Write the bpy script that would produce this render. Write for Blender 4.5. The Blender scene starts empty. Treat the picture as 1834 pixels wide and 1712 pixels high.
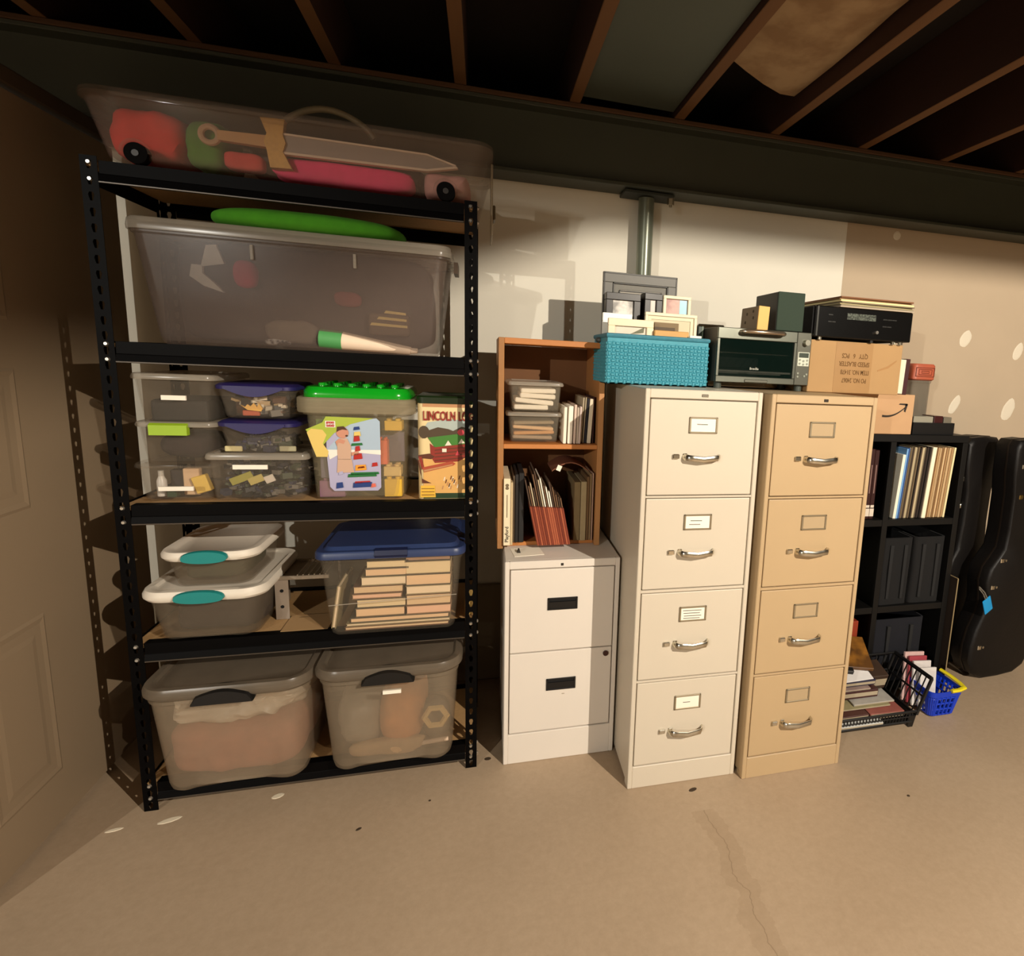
import bpy, bmesh, math, random
from mathutils import Vector, Matrix, noise

SC = bpy.context.scene
COL = SC.collection
PI = math.pi
RND = random.Random(7)

# ---------------------------------------------------------------- camera
cam_d = bpy.data.cameras.new('camera')
cam = bpy.data.objects.new('camera', cam_d)
COL.objects.link(cam)
F_PX, CX, CY, W_PX, H_PX = 1062.29, 1173.57, 826.09, 1834.0, 1712.0
cam_d.sensor_fit = 'HORIZONTAL'
cam_d.sensor_width = 36.0
cam_d.lens = 36.0 * F_PX / W_PX
cam_d.shift_x = (W_PX / 2 - CX) / W_PX
cam_d.shift_y = (CY - H_PX / 2) / W_PX
cam_d.clip_start = 0.05
right = Vector((0.959993, -0.275565, 0.049780))
down = Vector((0.002655, -0.168805, -0.985646))
fwd = Vector((0.280012, 0.946345, -0.161320))
m3 = Matrix((right, -down, -fwd)).transposed()
cam.matrix_world = Matrix.Translation((0.964, -1.9158, 1.3902)) @ m3.to_4x4()
SC.camera = cam

# ---------------------------------------------------------------- world, lamps, exposure
wd = bpy.data.worlds.new('world')
SC.world = wd
wd.use_nodes = True
wd.node_tree.nodes['Background'].inputs[0].default_value = (1.0, 0.86, 0.7, 1)
wd.node_tree.nodes['Background'].inputs[1].default_value = 0.02
SC.view_settings.view_transform = 'Standard'
SC.view_settings.look = 'None'
SC.view_settings.gamma = 1.0
SC.view_settings.use_curve_mapping = False
SC.view_settings.exposure = 0.0
SC.cycles.transparent_max_bounces = 40
SC.cycles.max_bounces = 10


def lamp(name, loc, watts, rgb, size):
    d = bpy.data.lights.new(name, 'POINT')
    d.energy = watts
    d.color = rgb
    d.shadow_soft_size = size
    o = bpy.data.objects.new(name, d)
    o.location = loc
    COL.objects.link(o)
    return o


lamp('ceiling_bulb', (2.72, -2.97, 2.405), 560, (1.0, 0.90, 0.76), 0.014)
lamp('far_lamp', (-2.2, -4.9, 2.25), 450, (1.0, 0.96, 0.87), 0.02)


# ---------------------------------------------------------------- materials
def hx(s):
    s = s.lstrip('#')
    out = []
    for i in (0, 2, 4):
        v = int(s[i:i + 2], 16) / 255
        out.append(v / 12.92 if v <= 0.04045 else ((v + 0.055) / 1.055) ** 2.4)
    return (*out, 1)


MATS = {}


def M(name, hexcol, rough=0.6, metal=0.0, var=0.08, scale=18.0, bump=0.0, spec=0.5, stretch=None, coat=0.0, hex2=None):
    """principled paint with a noise-varied colour and optional fine relief"""
    if name in MATS:
        return MATS[name]
    m = bpy.data.materials.new(name)
    m.use_nodes = True
    nt = m.node_tree
    b = nt.nodes['Principled BSDF']
    b.inputs['Roughness'].default_value = rough
    b.inputs['Metallic'].default_value = metal
    b.inputs['Specular IOR Level'].default_value = spec
    b.inputs['Coat Weight'].default_value = coat
    tc = nt.nodes.new('ShaderNodeTexCoord')
    mp = nt.nodes.new('ShaderNodeMapping')
    if stretch:
        mp.inputs['Scale'].default_value = stretch
    nt.links.new(tc.outputs['Object'], mp.inputs['Vector'])
    nz = nt.nodes.new('ShaderNodeTexNoise')
    nz.inputs['Scale'].default_value = scale
    nz.inputs['Detail'].default_value = 5
    nt.links.new(mp.outputs['Vector'], nz.inputs['Vector'])
    mx = nt.nodes.new('ShaderNodeMix')
    mx.data_type = 'RGBA'
    c = hx(hexcol)
    if hex2:
        c2 = hx(hex2)
        rp = nt.nodes.new('ShaderNodeValToRGB')
        rp.color_ramp.elements[0].position = 0.4
        rp.color_ramp.elements[1].position = 0.6
        nt.links.new(nz.outputs['Fac'], rp.inputs['Fac'])
        fac = rp.outputs['Color']
        lo, hi = c, c2
    else:
        fac = nz.outputs['Fac']
        lo = tuple(v * (1 - var) for v in c[:3]) + (1,)
        hi = tuple(min(1, v * (1 + var)) for v in c[:3]) + (1,)
    mx.inputs['A'].default_value = lo
    mx.inputs['B'].default_value = hi
    nt.links.new(fac, mx.inputs['Factor'])
    nt.links.new(mx.outputs['Result'], b.inputs['Base Color'])
    if bump:
        bp = nt.nodes.new('ShaderNodeBump')
        bp.inputs['Strength'].default_value = bump
        bp.inputs['Distance'].default_value = 0.004
        nt.links.new(nz.outputs['Fac'], bp.inputs['Height'])
        nt.links.new(bp.outputs['Normal'], b.inputs['Normal'])
    MATS[name] = m
    return m


def P(name, hexcol, opaque=0.35, rough=0.25):
    """frosted clear plastic: part see-through, part milky, glossy skin"""
    if name in MATS:
        return MATS[name]
    m = bpy.data.materials.new(name)
    m.use_nodes = True
    nt = m.node_tree
    b = nt.nodes['Principled BSDF']
    b.inputs['Base Color'].default_value = hx(hexcol)
    b.inputs['Roughness'].default_value = rough
    out = nt.nodes['Material Output']
    tr = nt.nodes.new('ShaderNodeBsdfTransparent')
    tr.inputs[0].default_value = (0.97, 0.96, 0.95, 1)
    tl = nt.nodes.new('ShaderNodeBsdfTranslucent')
    tl.inputs[0].default_value = hx(hexcol)
    m0 = nt.nodes.new('ShaderNodeMixShader')
    m0.inputs[0].default_value = 0.35
    nt.links.new(b.outputs[0], m0.inputs[1])
    nt.links.new(tl.outputs[0], m0.inputs[2])
    nz = nt.nodes.new('ShaderNodeTexNoise')
    nz.inputs['Scale'].default_value = 6
    mr = nt.nodes.new('ShaderNodeMapRange')
    mr.inputs['To Min'].default_value = opaque * 0.8
    mr.inputs['To Max'].default_value = min(1, opaque * 1.2)
    nt.links.new(nz.outputs['Fac'], mr.inputs['Value'])
    mx = nt.nodes.new('ShaderNodeMixShader')
    nt.links.new(mr.outputs[0], mx.inputs[0])
    nt.links.new(tr.outputs[0], mx.inputs[1])
    nt.links.new(m0.outputs[0], mx.inputs[2])
    nt.links.new(mx.outputs[0], out.inputs[0])
    MATS[name] = m
    return m


# ---------------------------------------------------------------- object helpers
def obj(name, bm, mats, parent=None, loc=None, rot=None, smooth=False):
    me = bpy.data.meshes.new(name)
    bmesh.ops.recalc_face_normals(bm, faces=bm.faces)
    bm.to_mesh(me)
    bm.free()
    for m in (mats if isinstance(mats, (list, tuple)) else [mats]):
        me.materials.append(m)
    if smooth:
        for p in me.polygons:
            p.use_smooth = True
        try:
            me.set_sharp_from_angle(angle=math.radians(38))
        except Exception:
            pass
    o = bpy.data.objects.new(name, me)
    COL.objects.link(o)
    if parent:
        o.parent = parent
    if loc:
        o.location = loc
    if rot:
        o.rotation_euler = rot
    return o


def tag(o, label, cat, group=None, kind=None):
    if label:
        o['label'] = label
    if cat:
        o['category'] = cat
    if group:
        o['group'] = group
    if kind:
        o['kind'] = kind
    return o


def thing(name, label, cat, loc=(0, 0, 0), rz=0.0, group=None, rot=None):
    o = bpy.data.objects.new(name, None)
    o.empty_display_size = 0.05
    COL.objects.link(o)
    o.location = loc
    o.rotation_euler = rot if rot else (0, 0, rz)
    return tag(o, label, cat, group)


def again(o, name, parent=None, loc=None, rot=None):
    c = o.copy()
    COL.objects.link(c)
    c.name = name
    c.parent = parent if parent else o.parent
    if loc is not None:
        c.location = loc
    if rot is not None:
        c.rotation_euler = rot
    return c


def copy_tree(o, loc=None, rot=None, label=None, parent=None):
    c = o.copy()
    COL.objects.link(c)
    if parent:
        c.parent = parent
    if loc is not None:
        c.location = loc
    if rot is not None:
        c.rotation_euler = rot
    if label:
        c['label'] = label
    for ch in list(o.children):
        copy_tree(ch, parent=c)
    return c


# ---------------------------------------------------------------- mesh helpers
def NB():
    return bmesh.new()


def box(bm, x0, x1, y0, y1, z0, z1, bev=0.0, seg=1, mi=0, mat=None):
    t = bmesh.new()
    bmesh.ops.create_cube(t, size=1)
    for v in t.verts:
        v.co = Vector(((x0 + x1) / 2 + v.co.x * (x1 - x0), (y0 + y1) / 2 + v.co.y * (y1 - y0), (z0 + z1) / 2 + v.co.z * (z1 - z0)))
    if bev:
        bmesh.ops.bevel(t, geom=list(t.edges), offset=bev, segments=seg, affect='EDGES', profile=0.5)
    join(bm, t, mi, mat)
    return bm


def join(bm, t, mi=0, mat=None):
    vs = {}
    for v in t.verts:
        vs[v] = bm.verts.new(mat @ v.co if mat else v.co)
    for f in t.faces:
        try:
            nf = bm.faces.new([vs[v] for v in f.verts])
            nf.material_index = mi if mi else f.material_index
        except ValueError:
            pass
    t.free()


def loft(bm, rings, cap0=True, cap1=True, mi=0):
    vr = [[bm.verts.new(p) for p in r] for r in rings]
    n = len(vr[0])
    for a, b in zip(vr, vr[1:]):
        for i in range(n):
            f = bm.faces.new((a[i], a[(i + 1) % n], b[(i + 1) % n], b[i]))
            f.material_index = mi
    if cap0:
        bm.faces.new(list(reversed(vr[0]))).material_index = mi
    if cap1:
        bm.faces.new(vr[-1]).material_index = mi
    return bm


def rring(w, d, r, z, n=4, cx=0.0, cy=0.0, m=1):
    r = min(r, w / 2 - 1e-4, d / 2 - 1e-4)
    pts = []
    for sx, sy, a0 in ((1, 1, 0), (-1, 1, 90), (-1, -1, 180), (1, -1, 270)):
        ox, oy = cx + sx * (w / 2 - r), cy + sy * (d / 2 - r)
        for i in range(n + 1):
            a = math.radians(a0 + 90 * i / n)
            pts.append((ox + r * math.cos(a), oy + r * math.sin(a), z))
    if m > 1:
        out = []
        for k, p in enumerate(pts):
            out.append(p)
            if k % (n + 1) == n:
                q = pts[(k + 1) % len(pts)]
                out += [tuple(Vector(p).lerp(Vector(q), i / m)) for i in range(1, m)]
        return out
    return pts


def cyl(bm, p0, p1, r, seg=16, r1=None, mi=0):
    p0, p1 = Vector(p0), Vector(p1)
    r1 = r if r1 is None else r1
    d = (p1 - p0).normalized()
    u = d.orthogonal().normalized()
    w = d.cross(u)
    ra = [[p + (u * math.cos(2 * PI * i / seg) + w * math.sin(2 * PI * i / seg)) * q for i in range(seg)] for p, q in ((p0, r), (p1, r1))]
    return loft(bm, ra, mi=mi)


def tube(bm, pts, r, seg=8, flat=1.0, up=None, mi=0, closed=False):
    pts = [Vector(p) for p in pts]
    rings = []
    n = len(pts)
    for i, p in enumerate(pts):
        if closed:
            d = pts[(i + 1) % n] - pts[i - 1]
        else:
            d = pts[min(i + 1, n - 1)] - pts[max(i - 1, 0)]
        d.normalize()
        u = Vector(up) if up else Vector((0.13, 0.07, 1))
        s = d.cross(u).normalized()
        u2 = s.cross(d).normalized()
        rings.append([p + s * (r * flat * math.cos(2 * PI * k / seg)) + u2 * (r * math.sin(2 * PI * k / seg)) for k in range(seg)])
    if closed:
        rings.append(rings[0])
        return loft(bm, rings, False, False, mi)
    return loft(bm, rings, mi=mi)


def prism(bm, poly, y0, y1, mi=0):
    """poly in (x, z), extruded along y"""
    return loft(bm, [[(x, y0, z) for x, z in poly], [(x, y1, z) for x, z in poly]], mi=mi)


def prism_x(bm, poly, x0, x1, mi=0):
    """poly in (y, z), extruded along x"""
    return loft(bm, [[(x0, y, z) for y, z in poly], [(x1, y, z) for y, z in poly]], mi=mi)


def flat(bm, poly, y, mi=0):
    """printed shape facing the front, poly in (x, z)"""
    f = bm.faces.new([bm.verts.new((x, y, z)) for x, z in poly])
    f.material_index = mi
    return f


def rect(x0, x1, z0, z1):
    return [(x0, z0), (x1, z0), (x1, z1), (x0, z1)]


def disc(cx, cz, rx, rz, n=14, a0=0):
    return [(cx + rx * math.cos(a0 + 2 * PI * i / n), cz + rz * math.sin(a0 + 2 * PI * i / n)) for i in range(n)]


def blob(w, d, h, seed=0, rough=0.25, sub=4, freq=6.0, e=2.8):
    """soft cloth heap: a boxy ball with creases, standing on z = 0"""
    t = bmesh.new()
    bmesh.ops.create_icosphere(t, subdivisions=sub, radius=1.0)
    for v in t.verts:
        c = v.co.normalized()
        r = (abs(c.x) ** e + abs(c.y) ** e + abs(c.z) ** e) ** (-1 / e)
        s = Vector((c.x * r * w / 2, c.y * r * d / 2, c.z * r * h / 2))
        q = s * freq + Vector((seed * 3.1, seed * 1.7, 0))
        k = abs(noise.noise(q * 1.6)) * 0.7 + 0.5 * (0.5 + 0.5 * noise.noise(q * 0.8)) + 0.25 * abs(noise.noise(q * 3.6))
        s *= 1 - rough * min(k, 1.0)
        s.z += h / 2
        v.co = s
    return t


def text(name, body, size, mat, parent, loc, rot=(PI / 2, 0, 0), sx=1.0, ex=0.0003, align='CENTER', bold=0.0, fit=None):
    c = bpy.data.curves.new(name, 'FONT')
    c.body = body
    c.size = size
    c.extrude = ex
    c.offset = bold
    c.align_x = align
    c.align_y = 'CENTER'
    c.resolution_u = 3
    c.materials.append(mat)
    tmp = bpy.data.objects.new('tmp', c)
    COL.objects.link(tmp)
    me = bpy.data.meshes.new_from_object(tmp)
    bpy.data.objects.remove(tmp)
    bpy.data.curves.remove(c)
    if fit:
        xs = [v.co.x for v in me.vertices]
        sx = fit / (max(xs) - min(xs))
    me.transform(Matrix.Diagonal((sx, 1, 1, 1)))
    o = bpy.data.objects.new(name, me)
    COL.objects.link(o)
    o.parent = parent
    o.location = loc
    o.rotation_euler = rot
    return o


# palette
WHITE_WALL = M('white_wall_paint', '#dcd6c6', 0.75, var=0.04, scale=4, bump=0.15)
TAN_WALL = M('tan_drywall', '#b5a289', 0.85, var=0.05, scale=5, bump=0.1)
DOOR_PAINT = M('door_paint', '#8f7b62', 0.6, var=0.03, scale=5)
BLACK_STEEL = M('black_steel', '#050404', 0.5, 0.0, var=0.2, scale=40, spec=0.06)
RIVET = M('zinc_rivet', '#c9c4bb', 0.25, 0.9)
PARTICLE = M('particle_board', '#b08b5c', 0.8, var=0.2, scale=160)
GREY_CAB = M('warm_grey_enamel', '#cbc0ad', 0.42, var=0.02, scale=8)
TAN_CAB = M('tan_enamel', '#b59b76', 0.45, var=0.03, scale=8)
WHITE_CAB = M('off_white_enamel', '#d9d0c4', 0.45, var=0.025, scale=8)
CHROME = M('brushed_chrome', '#cfcabb', 0.22, 1.0, var=0.05)
DULL_STEEL = M('dull_steel', '#a3977f', 0.4, 0.8)
BLACK_PL = M('black_plastic', '#0d0c0c', 0.4)
DARK_HOLE = M('dark_recess', '#050404', 0.9)
PAPER = M('white_paper', '#efe6d3', 0.8, var=0.04)
MANILA = M('manila_paper', '#c99a63', 0.8, var=0.08)
INK = M('ink', '#2a2118', 0.8)
PINE = M('pine_wood', '#ad7a48', 0.55, var=0.18, scale=9, stretch=(1, 1, 0.08), bump=0.05)
PINE_DARK = M('pine_back_board', '#6d451f', 0.7, var=0.2, scale=9, stretch=(1, 1, 0.1))
CARD = M('cardboard', '#a9865a', 0.85, var=0.06, scale=14)
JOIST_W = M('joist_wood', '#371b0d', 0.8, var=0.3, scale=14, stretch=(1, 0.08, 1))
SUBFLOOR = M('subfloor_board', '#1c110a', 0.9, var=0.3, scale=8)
LABEL_W = M('label_tape', '#f4ead9', 0.7, var=0.02)


# ================================================================ ROOM
def concrete():
    m = bpy.data.materials.new('painted_concrete')
    m.use_nodes = True
    nt = m.node_tree
    N, L = nt.nodes, nt.links
    b = N['Principled BSDF']
    b.inputs['Roughness'].default_value = 0.55
    tc = N.new('ShaderNodeTexCoord')

    def nz(scale, det=5, rough=0.6):
        n = N.new('ShaderNodeTexNoise')
        n.inputs['Scale'].default_value = scale
        n.inputs['Detail'].default_value = det
        n.inputs['Roughness'].default_value = rough
        L.new(tc.outputs['Object'], n.inputs['Vector'])
        return n

    def ramp(src, p0, p1, c0, c1):
        r = N.new('ShaderNodeValToRGB')
        r.color_ramp.elements[0].position, r.color_ramp.elements[1].position = p0, p1
        r.color_ramp.elements[0].color, r.color_ramp.elements[1].color = c0, c1
        L.new(src, r.inputs[0])
        return r

    def mixc(fac, a, bb):
        x = N.new('ShaderNodeMix')
        x.data_type = 'RGBA'
        L.new(fac, x.inputs['Factor'])
        for s, k in ((a, 'A'), (bb, 'B')):
            if isinstance(s, tuple):
                x.inputs[k].default_value = s
            else:
                L.new(s, x.inputs[k])
        return x.outputs['Result']

    base = ramp(nz(1.6, 3).outputs['Fac'], 0.35, 0.68, hx('#a48e74'), hx('#b09a80')).outputs['Color']
    fine = ramp(nz(42, 6, 0.75).outputs['Fac'], 0.3, 0.75, hx('#98836a'), hx('#baa38a')).outputs['Color']
    x = N.new('ShaderNodeMix')
    x.data_type = 'RGBA'
    x.inputs['Factor'].default_value = 0.35
    L.new(base, x.inputs['A'])
    L.new(fine, x.inputs['B'])
    col = x.outputs['Result']
    # hairline crack running towards the cabinets, with worn patches beside it
    sep = N.new('ShaderNodeSeparateXYZ')
    L.new(tc.outputs['Object'], sep.inputs[0])

    def mth(op, a, bb=None):
        n = N.new('ShaderNodeMath')
        n.operation = op
        for i, s in enumerate((a, bb)):
            if s is None:
                continue
            if isinstance(s, (int, float)):
                n.inputs[i].default_value = s
            else:
                L.new(s, n.inputs[i])
        return n.outputs[0]

    wob = N.new('ShaderNodeTexNoise')
    wob.noise_dimensions = '1D'
    wob.inputs['Scale'].default_value = 7
    wob.inputs['Detail'].default_value = 6
    L.new(sep.outputs['Y'], wob.inputs['W'])
    off = mth('MULTIPLY', mth('SUBTRACT', wob.outputs['Fac'], 0.5), 0.09)
    line = mth('ABSOLUTE', mth('SUBTRACT', sep.outputs['X'], mth('ADD', 1.648, off)))
    inside = mth('MULTIPLY', mth('LESS_THAN', sep.outputs['Y'], -0.36), mth('GREATER_THAN', sep.outputs['Y'], -1.4))
    crack = mth('MULTIPLY', mth('LESS_THAN', line, 0.0016), inside)
    wear = mth('MULTIPLY', mth('LESS_THAN', line, mth('MULTIPLY', nz(14, 4).outputs['Fac'], 0.075)), mth('MULTIPLY', inside, 0.16))
    col = mixc(wear, col, hx('#7d6446'))
    col = mixc(mth('MULTIPLY', crack, 0.35), col, hx('#5f4a30'))
    L.new(col, b.inputs['Base Color'])
    bp = N.new('ShaderNodeBump')
    bp.inputs['Strength'].default_value = 0.12
    bp.inputs['Distance'].default_value = 0.004
    L.new(nz(60, 4).outputs['Fac'], bp.inputs['Height'])
    L.new(bp.outputs['Normal'], b.inputs['Normal'])
    return m


floor = obj('floor', box(NB(), -3.2, 5.6, -5.6, 1.95, -0.06, 0.0), concrete())
tag(floor, None, None, kind='structure')
# paint chips and dark specks lying on the floor: (x, y, length, width, turn, material)
CHIP = M('white_chip', '#e0d2b8', 0.8)
SPECK = M('dark_speck', '#3a2a18', 0.8)
for x, y, a, b_, rz, mm in ((0.086, -0.053, 0.03, 0.011, 0.3, CHIP), (-0.044, -0.062, 0.022, 0.007, 0.2, CHIP), (0.353, -0.011, 0.018, 0.012, 0.4, CHIP),
                            (0.618, -0.208, 0.009, 0.005, 0.6, SPECK), (0.808, -0.132, 0.004, 0.004, 0, SPECK), (1.215, -0.905, 0.01, 0.008, 0, SPECK),
                            (1.64, -0.265, 0.016, 0.008, 0.3, SPECK), (0.985, 0.035, 0.012, 0.009, 0, SPECK), (2.345, -0.45, 0.006, 0.005, 0, SPECK)):
    t = NB()
    loft(t, [[(px, pz, 0) for px, pz in disc(0, 0, a, b_, 9)], [(px * .8, pz * .8, 0.0012) for px, pz in disc(0, 0, a, b_, 9)]])
    obj('chip' if mm is CHIP else 'speck', t, mm, floor, (x, y, 0.0), (0, 0, rz))

YAW = -0.03                       # the long wall and the beam run very slightly askew to the shelf unit
wb = NB()
box(wb, -4.2, 1.640, 0, 0.16, 0, 2.2, mi=0)
box(wb, 1.640, 4.75, 0, 0.16, 0, 2.2, mi=1)
wall_back = obj('wall_back', wb, [WHITE_WALL, TAN_WALL], None, (0.9, 0.60, 0), (0, 0, YAW))
tag(wall_back, None, None, kind='structure')
PATCH = M('joint_compound', '#d8cdb8', 0.9, var=0.03)
for wx, z, a, b_, ro in ((2.35, 1.59, 0.03, 0.042, -0.5), (2.335, 1.265, 0.024, 0.05, -0.5), (2.675, 1.545, 0.026, 0.045, -0.4), (2.665, 1.25, 0.034, 0.058, -0.4), (1.9, 2.03, 0.02, 0.02, 0)):
    t = NB()
    pl = [(px * math.cos(ro) - pz * math.sin(ro), px * math.sin(ro) + pz * math.cos(ro)) for px, pz in disc(0, 0, a, b_, 14)]
    pl = [(x * (1 + .12 * noise.noise(Vector((x * 40, z_ * 40, wx)))), z_ * (1 + .12 * noise.noise(Vector((z_ * 40, x * 40, wx))))) for x, z_ in pl]
    loft(t, [[(x, 0, z_) for x, z_ in pl], [(x * .75, -0.0015, z_ * .75) for x, z_ in pl]])
    obj('filler_patch', t, PATCH, wall_back, (wx, 0, z))
tag(obj('trim_1', box(NB(), -4.2, 4.7, -0.025, 0, 0, 0.43, 0.004), M('curb_concrete', '#8c7c64', 0.9, var=0.12), None, (0.9, 0.60, 0), (0, 0, YAW)), None, None, kind='structure')
ROOMW = M('far_wall_paint', '#6a6052', 0.9)
for nm, b6 in (('wall_right', (5.5, 5.6, -5.6, 1.9, 0, 2.6)), ('wall_front', (-3.2, 5.6, -5.7, -5.6, 0, 2.6)), ('wall_left', (-3.3, -3.2, -5.6, 1.9, 0, 2.6)), ('wall_rear', (-3.3, 5.6, 1.9, 2.0, 0, 2.6))):
    tag(obj(nm, box(NB(), *b6), ROOMW), None, None, kind='structure')

# ceiling: boards above, bare joists below, one object per joist
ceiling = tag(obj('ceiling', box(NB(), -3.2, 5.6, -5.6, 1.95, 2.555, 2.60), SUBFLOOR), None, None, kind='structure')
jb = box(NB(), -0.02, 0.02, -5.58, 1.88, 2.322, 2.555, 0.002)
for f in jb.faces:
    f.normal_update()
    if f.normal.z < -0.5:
        f.material_index = 1  # paler bottom slot: light on the joist undersides painted into the colour
j0 = obj('joist', jb, [JOIST_W, M('joist_bottom_lit', '#6b4826', 0.8, var=0.3, scale=14, stretch=(1, 0.08, 1))], ceiling, (1.287, 0, 0))
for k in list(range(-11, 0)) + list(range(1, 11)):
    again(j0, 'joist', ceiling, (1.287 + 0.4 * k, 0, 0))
# unseen bridging between the joists, one block per bay, added to cut the bulb's light
kb = box(NB(), -0.179, 0.179, -0.02, 0.02, 2.33, 2.553, 0.002)
k0 = obj('shade_block', kb, JOIST_W, ceiling, (2.287, -2.38, 0))
for k in range(-9, 8):
    if k != 0:
        again(k0, 'shade_block', ceiling, (2.287 + 0.4 * k, -2.42 + (0 if k % 2 else 0.04), 0))

# added unseen duct crossing the room behind the camera, cutting the far lamp's light
b = NB()
box(b, -3.1, 5.4, -4.15, -3.75, 2.208, 2.32, 0.004)
tag(obj('light_baffle', b, DULL_STEEL), 'added unseen light-blocking duct crossing under the joists behind the viewer', 'baffle')

t = thing('steel_beam', 'dark grey-green steel I-beam running under the joists', 'beam', (0.99, 0.455, 0), YAW)
BEAM = M('beam_primer', '#3a3d32', 0.55, var=0.15, scale=6)
b = NB()
box(b, -4.1, 4.5, 0, 0.13, 2.058, 2.071, 0.002)
box(b, -4.1, 4.5, 0, 0.13, 2.291, 2.304, 0.002)
box(b, -4.1, 4.5, 0.06, 0.07, 2.071, 2.291)
obj('beam_body', b, BEAM, t)
b = NB()
box(b, -4.1, 4.5, -0.004, 0.134, 2.3045, 2.3215, 0.003)
obj('sill_plate', b, M('sill_wood', '#4a2f17', 0.8, var=0.25, scale=10, stretch=(0.1, 1, 1)), t)

t = thing('support_post', 'grey steel jack post holding up the beam behind the teal basket', 'post', (1.592, 0.515, 0))
POST = M('post_paint', '#6f7464', 0.3, 0.3, var=0.1, scale=10)
b = NB()
cyl(b, (0, 0, 0.01), (0, 0, 1.25), 0.038, 24)
cyl(b, (0, 0, 1.25), (0, 0, 2.04), 0.0315, 24)
obj('tube', b, POST, t, smooth=True)
b = NB()
box(b, -0.1, 0.1, -0.055, 0.05, 2.043, 2.0545, 0.002)
obj('top_plate', b, M('plate_paint', '#262a22', 0.6), t)
b = NB()
cyl(b, (0.092, -0.03, 2.02), (0.092, -0.03, 2.05), 0.014, 6)
cyl(b, (0.092, -0.03, 2.012), (0.092, -0.03, 2.02), 0.006, 8)
obj('bolt', b, DULL_STEEL, t)
obj('base_plate', box(NB(), -0.07, 0.07, -0.07, 0.055, 0, 0.01, 0.001), POST, t)

# insulation and sheet metal tucked up between the joists
t = NB()
for i in range(1):
    rings = []
    for q in range(16):
        y = 0.13 - q * 0.155
        ring = []
        for x, z in ((-0.17, 2.375), (-0.09, 2.362), (0.0, 2.358), (0.09, 2.362), (0.17, 2.38), (0.17, 2.47), (-0.17, 2.47)):
            ring.append((x, y + (0.05 * noise.noise(Vector((x * 12, q, 3))) + 0.55 * x if q == 0 else 0), z + 0.014 * noise.noise(Vector((x * 9, y * 7, 1)))))
        rings.append(ring)
    loft(t, rings)
o = obj('insulation_batt', t, M('paper_facing', '#8a6c4c', 0.9, scale=9, bump=0.8, hex2='#a38765'), None, (1.887, 0, 0), smooth=True)
tag(o, 'tan paper-faced insulation batt tucked between two ceiling joists', 'insulation')
t = NB()
box(t, -0.176, 0.176, -2.3, 0.44, 2.345, 2.349)
box(t, -0.176, -0.172, -2.3, 0.44, 2.349, 2.37)
box(t, 0.172, 0.176, -2.3, 0.44, 2.349, 2.37)
o = obj('sheet_metal_panel', t, M('grey_sheet_metal', '#50564c', 0.6, 0.1, var=0.1, scale=5), None, (1.487, 0, 0))
tag(o, 'flat grey-green sheet metal panel closing a bay between joists', 'panel')

# ---- the open panelled door standing along the left side
door = tag(obj('door_1', box(NB(), -0.227, -0.192, -0.34, 0.5626, 0.012, 1.992, 0.002), DOOR_PAINT), None, None, kind='structure')
for y0, y1 in ((-0.225, 0.02),):
    for z0, z1 in ((0.16, 0.635), (0.93, 1.30), (1.42, 1.86)):
        b = NB()
        g = 0.022
        ro = [(-0.192, y0, z0), (-0.192, y1, z0), (-0.192, y1, z1), (-0.192, y0, z1)]
        r1 = [(-0.1885, y0 + g * .4, z0 + g * .4), (-0.1885, y1 - g * .4, z0 + g * .4), (-0.1885, y1 - g * .4, z1 - g * .4), (-0.1885, y0 + g * .4, z1 - g * .4)]
        r2 = [(-0.1905, y0 + g, z0 + g), (-0.1905, y1 - g, z0 + g), (-0.1905, y1 - g, z1 - g), (-0.1905, y0 + g, z1 - g)]
        r3 = [(-0.1905, y0 + 2 * g, z0 + 2 * g), (-0.1905, y1 - 2 * g, z0 + 2 * g), (-0.1905, y1 - 2 * g, z1 - 2 * g), (-0.1905, y0 + 2 * g, z1 - 2 * g)]
        r4 = [(-0.1888, y0 + 2.7 * g, z0 + 2.7 * g), (-0.1888, y1 - 2.7 * g, z0 + 2.7 * g), (-0.1888, y1 - 2.7 * g, z1 - 2.7 * g), (-0.1888, y0 + 2.7 * g, z1 - 2.7 * g)]
        loft(b, [ro, r1, r2, r3, r4], cap0=False)
        obj('panel', b, DOOR_PAINT, door)
t = NB()
box(t, -0.26, -0.19, -0.6, 0.60, 2.005, 2.05, 0.004)
tag(obj('trim_2', t, M('header_trim', '#4b3c2a', 0.8)), None, None, kind='structure')

# ================================================================ BOLTLESS SHELF UNIT
SHW, SHD, SHH = 0.948, 0.40, 1.834
DECKS = (1.822, 1.376, 0.933, 0.527, 0.086)
shelf = thing('shelving_unit', 'black steel boltless shelving unit with five particle-board decks', 'shelving unit', (0, 0, 0))


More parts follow.
